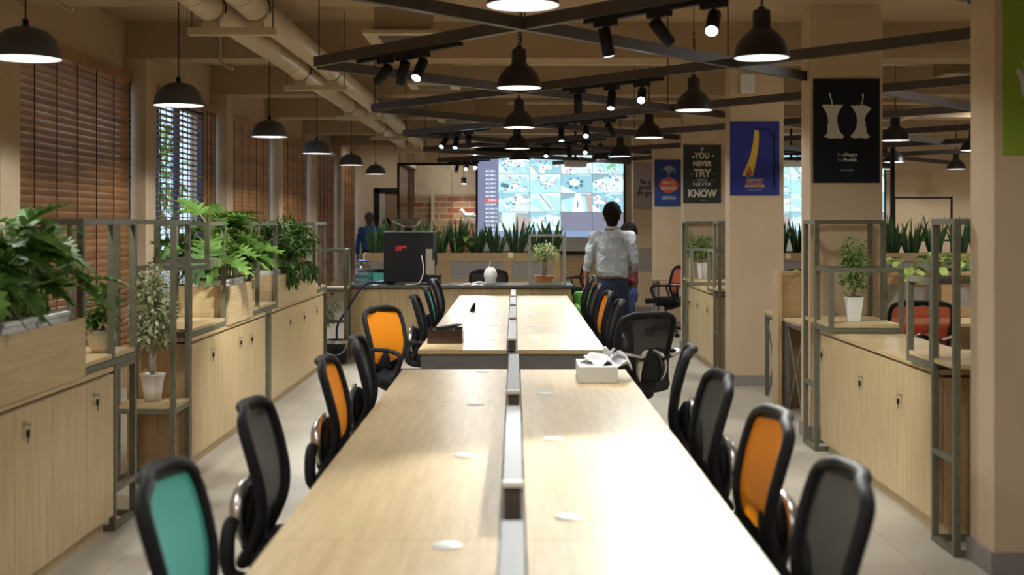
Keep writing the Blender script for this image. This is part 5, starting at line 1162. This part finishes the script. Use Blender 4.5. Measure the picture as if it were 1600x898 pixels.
# ornament and little rack in the glazed room
t = thing('horse_ornament', 'white horse figure in front of the brick wall behind the glass', 'ornament', (-.82, 24.35, 1.55))
hx, hz, hy = -.90, 1.55, 24.35; g = MB(); s = .85
def H(dx, dz, dy=0): return Vector((hx+dx*s, hy+dy, hz+dz*s))
g.tube([H(-.10,.155),H(-.05,.17),H(.03,.165),H(.10,.175),H(.13,.16)], [.03,.045,.042,.048,.03], 12)
g.tube([H(-.09,.17),H(-.14,.23),H(-.165,.29)], [.040,.030,.024], 10); g.tube([H(-.165,.29),H(-.19,.275),H(-.215,.235),H(-.22,.225)], [.024,.024,.015,.012], 10)
for dx, k in ((-.095,1),(-.075,-1)): g.tube([H(dx,.15,.02*k),H(dx-.01*k,.08,.02*k),H(dx,.0,.02*k)], [.022,.013,.011], 8)
for dx, k in ((.10,1),(.13,-1)): g.tube([H(dx,.15,.02*k),H(dx+.015,.085,.02*k),H(dx+.005,.0,.02*k)], [.028,.014,.011], 8)
g.tube([H(.14,.17),H(.175,.15),H(.19,.08),H(.185,.02)], [.012,.018,.014,.004], 8)
g.tube([H(-.175,.31),H(-.13,.27),H(-.10,.21)], [.006,.014,.008], 8)
o = g.build('body', M['ceramic'], t); q = o.modifiers.new('r', 'REMESH'); q.mode = 'VOXEL'; q.voxel_size = .008; q.use_smooth_shade = True
q = o.modifiers.new('s', 'SMOOTH'); q.iterations = 3
g = MB(); g.box(-1.10,-.60,24.2,24.5,1.52,1.55); g.box(-.87,-.83,24.3,24.4,0,1.52); tag(g.build('pedestal_shelf', M['ceramic'], bevel=.002), 'pale shelf on a post carrying the white horse figure', 'shelf')
rack('thin steel rack with two plants inside the glass room', [(-1.75,-1.0,23.4,23.7,0,1.36)], [(-1.75,-1.0,23.4,23.7,1.0)])
small_tree('room_plant', 'small plant on the rack inside the glass room, nearer the corridor', -1.55, 23.55, 1.022, tap_pot(-1.55,23.55,1.022,.04,.06,.12,'ceramic'), .12, (.28,.12,.12), 160, ('smallgreen','palegreen'), .06, 'bark', 11, 8, .008)
small_tree('room_plant', 'small plant on the rack inside the glass room, beside the horse figure', -1.18, 23.55, 1.022, tap_pot(-1.18,23.55,1.022,.04,.06,.12,'ceramic'), .12, (.28,.11,.13), 160, ('smallgreen','palegreen'), .06, 'bark', 12, 8, .008)
# ------------------------------------------------------------------ people
tex = bpy.data.textures.new('cloth_folds', 'CLOUDS'); tex.noise_scale = .085; tex.noise_depth = 2
def shell(g, nm, m, t, vox=.009, sm=4, folds=0):
    o = g.build(nm, m, t); q = o.modifiers.new('skin', 'REMESH'); q.mode = 'VOXEL'; q.voxel_size = vox; q.use_smooth_shade = True
    q = o.modifiers.new('soften', 'SMOOTH'); q.iterations = sm; q.factor = .6
    if folds: q = o.modifiers.new('folds', 'DISPLACE'); q.texture = tex; q.strength = folds; q.texture_coords = 'LOCAL'; q.mid_level = .5
    return o
def stack(g, secs, n=24):
    vs = []; fs = []
    for x, y, z, rx, ry in secs:
        for k in range(n): a = 2*PI*k/n; c, s = math.cos(a), math.sin(a); vs.append((x+rx*math.copysign(abs(c)**.85, c), y+ry*math.copysign(abs(s)**.85, s), z))
    for i in range(len(secs)-1):
        for k in range(n): fs.append((i*n+k, i*n+(k+1)%n, (i+1)*n+(k+1)%n, (i+1)*n+k))
    fs += [tuple(range(n-1,-1,-1)), tuple((len(secs)-1)*n+k for k in range(n))]
    g.add(vs, fs, None, True)
def hand(g, w, d, side, curl=.5):
    """palm and five fingers hanging from wrist w along d; side = sign of the thumb's x"""
    d = d.normalized(); f = Vector((0,1,0)); f = (f-d*f.dot(d)).normalized(); s = d.cross(f)
    g.tube([w-d*.01, w+d*.03, w+d*.085], [.026,.030,.027], 10, flat=.62)
    for k in range(4):
        o = (k-1.5)*.019; L = (.070,.080,.076,.060)[k]; b = w+d*.078-f*o*1.0
        p1 = b+d*L*.45; p2 = p1+d*L*.3*math.cos(curl)+s*side*L*.3*math.sin(curl); p3 = p2+d*L*.25*math.cos(curl*2)+s*side*L*.28*math.sin(curl*2)
        g.tube([b-d*.02, b, p1, p2, p3], [.010,.0095,.009,.0085,.007], 8)
    b = w+d*.025+f*.026; g.tube([b, b+f*.022+d*.025, b+f*.030+d*.055, b+f*.026+d*.075], [.012,.0115,.010,.008], 8)
def person(label, loc, rz, top, bottom, hairm, pose, sc=1.0, hair='short', rolled=True, shoulders=.185, headturn=0):
    t = thing('person', label, 'person', (0,0,0))
    (ls, le, lw, ld), (rs, re, rw, rd) = pose; V = Vector
    ls, le, lw, rs, re, rw = map(V, (ls, le, lw, rs, re, rw)); ld, rd = V(ld), V(rd)
    g = MB(); hc = V((0,.015,1.605))
    g.ell(hc, .074, .094, .108); g.ell(hc+V((0,.022,-.055)), .056, .066, .062); g.tube([(0,-.02,1.40),(0,-.005,1.48),(0,.005,1.55)], [.062,.054,.055], 14)
    g.ell(hc+V((0,.104,-.018)), .013,.018,.022); g.ell(hc+V((0,.094,.028)), .05,.016,.012); g.ell(hc+V((0,.090,-.060)), .026,.012,.010); g.ell(hc+V((0,.080,-.090)), .024,.018,.016)
    for s in (-1,1): g.ell(hc+V((s*.078,-.004,-.012)), .010,.020,.030)
    stack(g, [(0,0,.90,.13,.09),(0,0,1.1,.13,.09),(0,0,1.3,.15,.10),(0,0,1.42,.10,.07),(0,0,1.46,.05,.045)])
    for a, b, c, d, s in ((ls,le,lw,ld,1),(rs,re,rw,rd,-1)):
        g.tube([a, a.lerp(b,.5), b, b.lerp(c,.4), c], [.034,.032,.030,.032,.024], 12); hand(g, c, d, -s)
    for s in (-1,1): g.tube([(s*.09,0,.92),(s*.095,.01,.50),(s*.10,-.015,.08)], [.07,.048,.034], 12); g.tube([(s*.10,-.05,.05),(s*.105,.05,.04),(s*.11,.13,.03)], [.035,.035,.025], 10)
    body = shell(g, 'body', M['skin'], t, .0065, 3)
    g = MB(); stack(g, [(0,-.004,.985,.148,.104),(0,-.004,1.01,.152,.110),(0,-.004,1.05,.163,.122),(0,-.004,1.14,.160,.116),(0,-.004,1.24,.168,.118),(0,-.004,1.33,.180,.120),(0,-.004,1.39,.178,.108),(0,-.006,1.425,.140,.088),(0,-.008,1.452,.090,.070),(0,-.010,1.472,.066,.060)])
    for a, b, c in ((ls,le,lw),(rs,re,rw)):
        e = b.lerp(c, .62 if rolled else .95)
        g.tube([a+V((-a.x*.35,0,.0)), a, a.lerp(b,.5), b, b.lerp(e,.6), e], [.056,.060,.055,.049,.046,.043], 14)
        if rolled: g.tube([b.lerp(e,.82), b.lerp(e,1.04)], .051, 14)
    shirt = shell(g, 'shirt', top, t, .009, 3, .055)
    g = MB(); g.tube([(.062*math.cos(a), -.004+.062*math.sin(a), 1.474+.014*(math.sin(a) < 0)) for a in [2*PI*q/16 for q in range(17)]], .013, 8); g.build('collar', top, shirt)
    g = MB(); stack(g, [(0,0,.80,.150,.115),(0,0,.90,.165,.125),(0,0,.975,.151,.113),(0,0,.995,.149,.110)])
    for s in (-1,1): g.tube([(s*.075,0,.90),(s*.088,.008,.72),(s*.095,.012,.50),(s*.10,-.005,.28),(s*.105,-.015,.07)], [.095,.088,.070,.064,.060], 16)
    shell(g, 'trousers', bottom, t, .010, 3, .012)
    g = MB(); vs = []; n = 28
    for z in (.975, 1.008):
        for k in range(n): a = 2*PI*k/n; vs.append((.156*math.cos(a), .117*math.sin(a), z))
    g.add(vs, [(k,(k+1)%n,n+(k+1)%n,n+k) for k in range(n)], None, True); g.build('belt', M['belt'], t, solid=.006)
    g = MB()
    for s in (-1,1): g.tube([(s*.105,-.075,.045),(s*.108,.0,.05),(s*.112,.09,.04),(s*.115,.16,.03)], [.036,.044,.044,.026], 12, flat=1.0); g.box(s*.108-.042, s*.108+.042, -.09, .17, 0, .02)
    shell(g, 'shoes', M['black'], t, .010, 2)
    g = MB(); rnd = random.Random(int(abs(loc[1])*10))
    g.ell(hc+V((0,-.014,.020)), .083,.098,.104); 
    if hair == 'long': g.tube([hc+V((0,-.06,.04)), hc+V((0,-.085,-.06)), hc+V((0,-.09,-.20)), hc+V((0,-.08,-.30))], [.075,.085,.080,.04], 14)
    else:
        for k in range(170):
            a = rnd.uniform(0,2*PI); e = rnd.uniform(-.1,1.45); d = V((math.cos(a)*math.cos(e), math.sin(a)*math.cos(e)-.15, math.sin(e))); p = hc+V((d.x*.084, d.y*.100-.012, .03+d.z*.108)); g.ell(p, .017,.017,.017, None, 7, 5)
        g.ell(hc+V((0,-.055,-.055)), .062,.045,.05)
    # cut away the face
    g.v = [(v[0], min(v[1], hc.y+(.045 if v[2] < hc.z+.055 else .092)), v[2]) for v in g.v]
    shell(g, 'hair', hairm, body, .008, 1)
    t.location = loc; t.rotation_euler = (0,0,rz); t.scale = (sc,)*3
    return t
person('man in pale grey shirt and navy trousers seen from behind, beyond the desks', (.978, 12.55, 0), R(-4), M['shirt'], M['trouser'], M['hair'],
       (((-.178,0,1.40),(-.235,-.02,1.17),(-.262,.05,.99),(-.10,.10,-1)), ((.178,0,1.40),(.225,-.035,1.15),(.20,.17,1.02),(-.1,.9,-.3))), 1.0)
person('person in maroon top and blue jeans, mostly hidden behind the man in grey', (1.19, 13.15, 0), R(80), M['maroon'], M['jeans'], M['hair'],
       (((-.178,0,1.40),(-.22,.0,1.14),(-.22,.06,.90),(0,.1,-1)), ((.178,0,1.40),(.22,0,1.14),(.22,.05,.90),(0,.1,-1))), .88, rolled=False)
person('greying man in bright blue shirt standing in the far corridor', (-2.93, 25.0, 0), R(-15), M['blueshirt'], M['trouser'], M['hairgrey'],
       (((-.178,0,1.40),(-.245,-.02,1.14),(-.27,.02,.90),(0,.05,-1)), ((.178,0,1.40),(.21,.02,1.14),(.16,.2,1.0),(0,1,0))), 1.0, rolled=False)
person('person with dark hair and aqua top facing the man in blue by the door', (-2.66, 25.7, 0), R(150), M['aqua'], M['trouser'], M['hair'],
       (((-.178,0,1.40),(-.22,.0,1.14),(-.22,.06,.90),(0,.1,-1)), ((.178,0,1.40),(.22,0,1.14),(.22,.05,.90),(0,.1,-1))), .95, 'long', rolled=False)
# ------------------------------------------------------------------ outside the windows
g = MB(); g.box(-60, -3.9, -20, 70, -.3, -.12); struct(g.build('ground_outside', mat('outside_ground', (.25,.25,.2), .9)))
def tree(x, y, r, h, label, seed):
    t = thing('garden_tree', label, 'tree', (x, y, -.1)); rnd = random.Random(seed); g = MB(); g.tube([(x,y,-.1),(x+.1,y,h*.5),(x,y,h)], [.16,.12,.06], 10); g.build('trunk', M['bark'], t)
    g = MB()
    for k in range(2600):
        d = Vector((rnd.gauss(0,1), rnd.gauss(0,1), rnd.gauss(0,1))).normalized()*rnd.random()**.35; p = Vector((x,y,h))+Vector((d.x*r, d.y*r, d.z*r*1.3))
        simple_leaf(g, p, Vector((rnd.uniform(-1,1), rnd.uniform(-1,1), rnd.uniform(-1,.4))), .26, .15, M[rnd.choice(['philo2','palegreen','smallgreen'])], rnd)
    g.build('foliage', None, t)
tree(-9.9, 30.0, 1.9, 2.6, 'leafy green tree outside, seen through the open blind', 1); tree(-13.5, 38, 2.6, 3.4, 'second leafy tree farther outside behind the open blind', 2)
tree(-9.5, 22, 1.8, 2.8, 'leafy tree outside hidden by the closed blinds', 3)
sun_d = bpy.data.lights.new('daylight_sun', 'SUN'); sun_d.energy = 2.2; sun_d.angle = .1; sun_d.color = (1, .95, .85); so = bpy.data.objects.new('daylight_sun', sun_d); C.objects.link(so); so.rotation_euler = (R(20), R(28), 0)
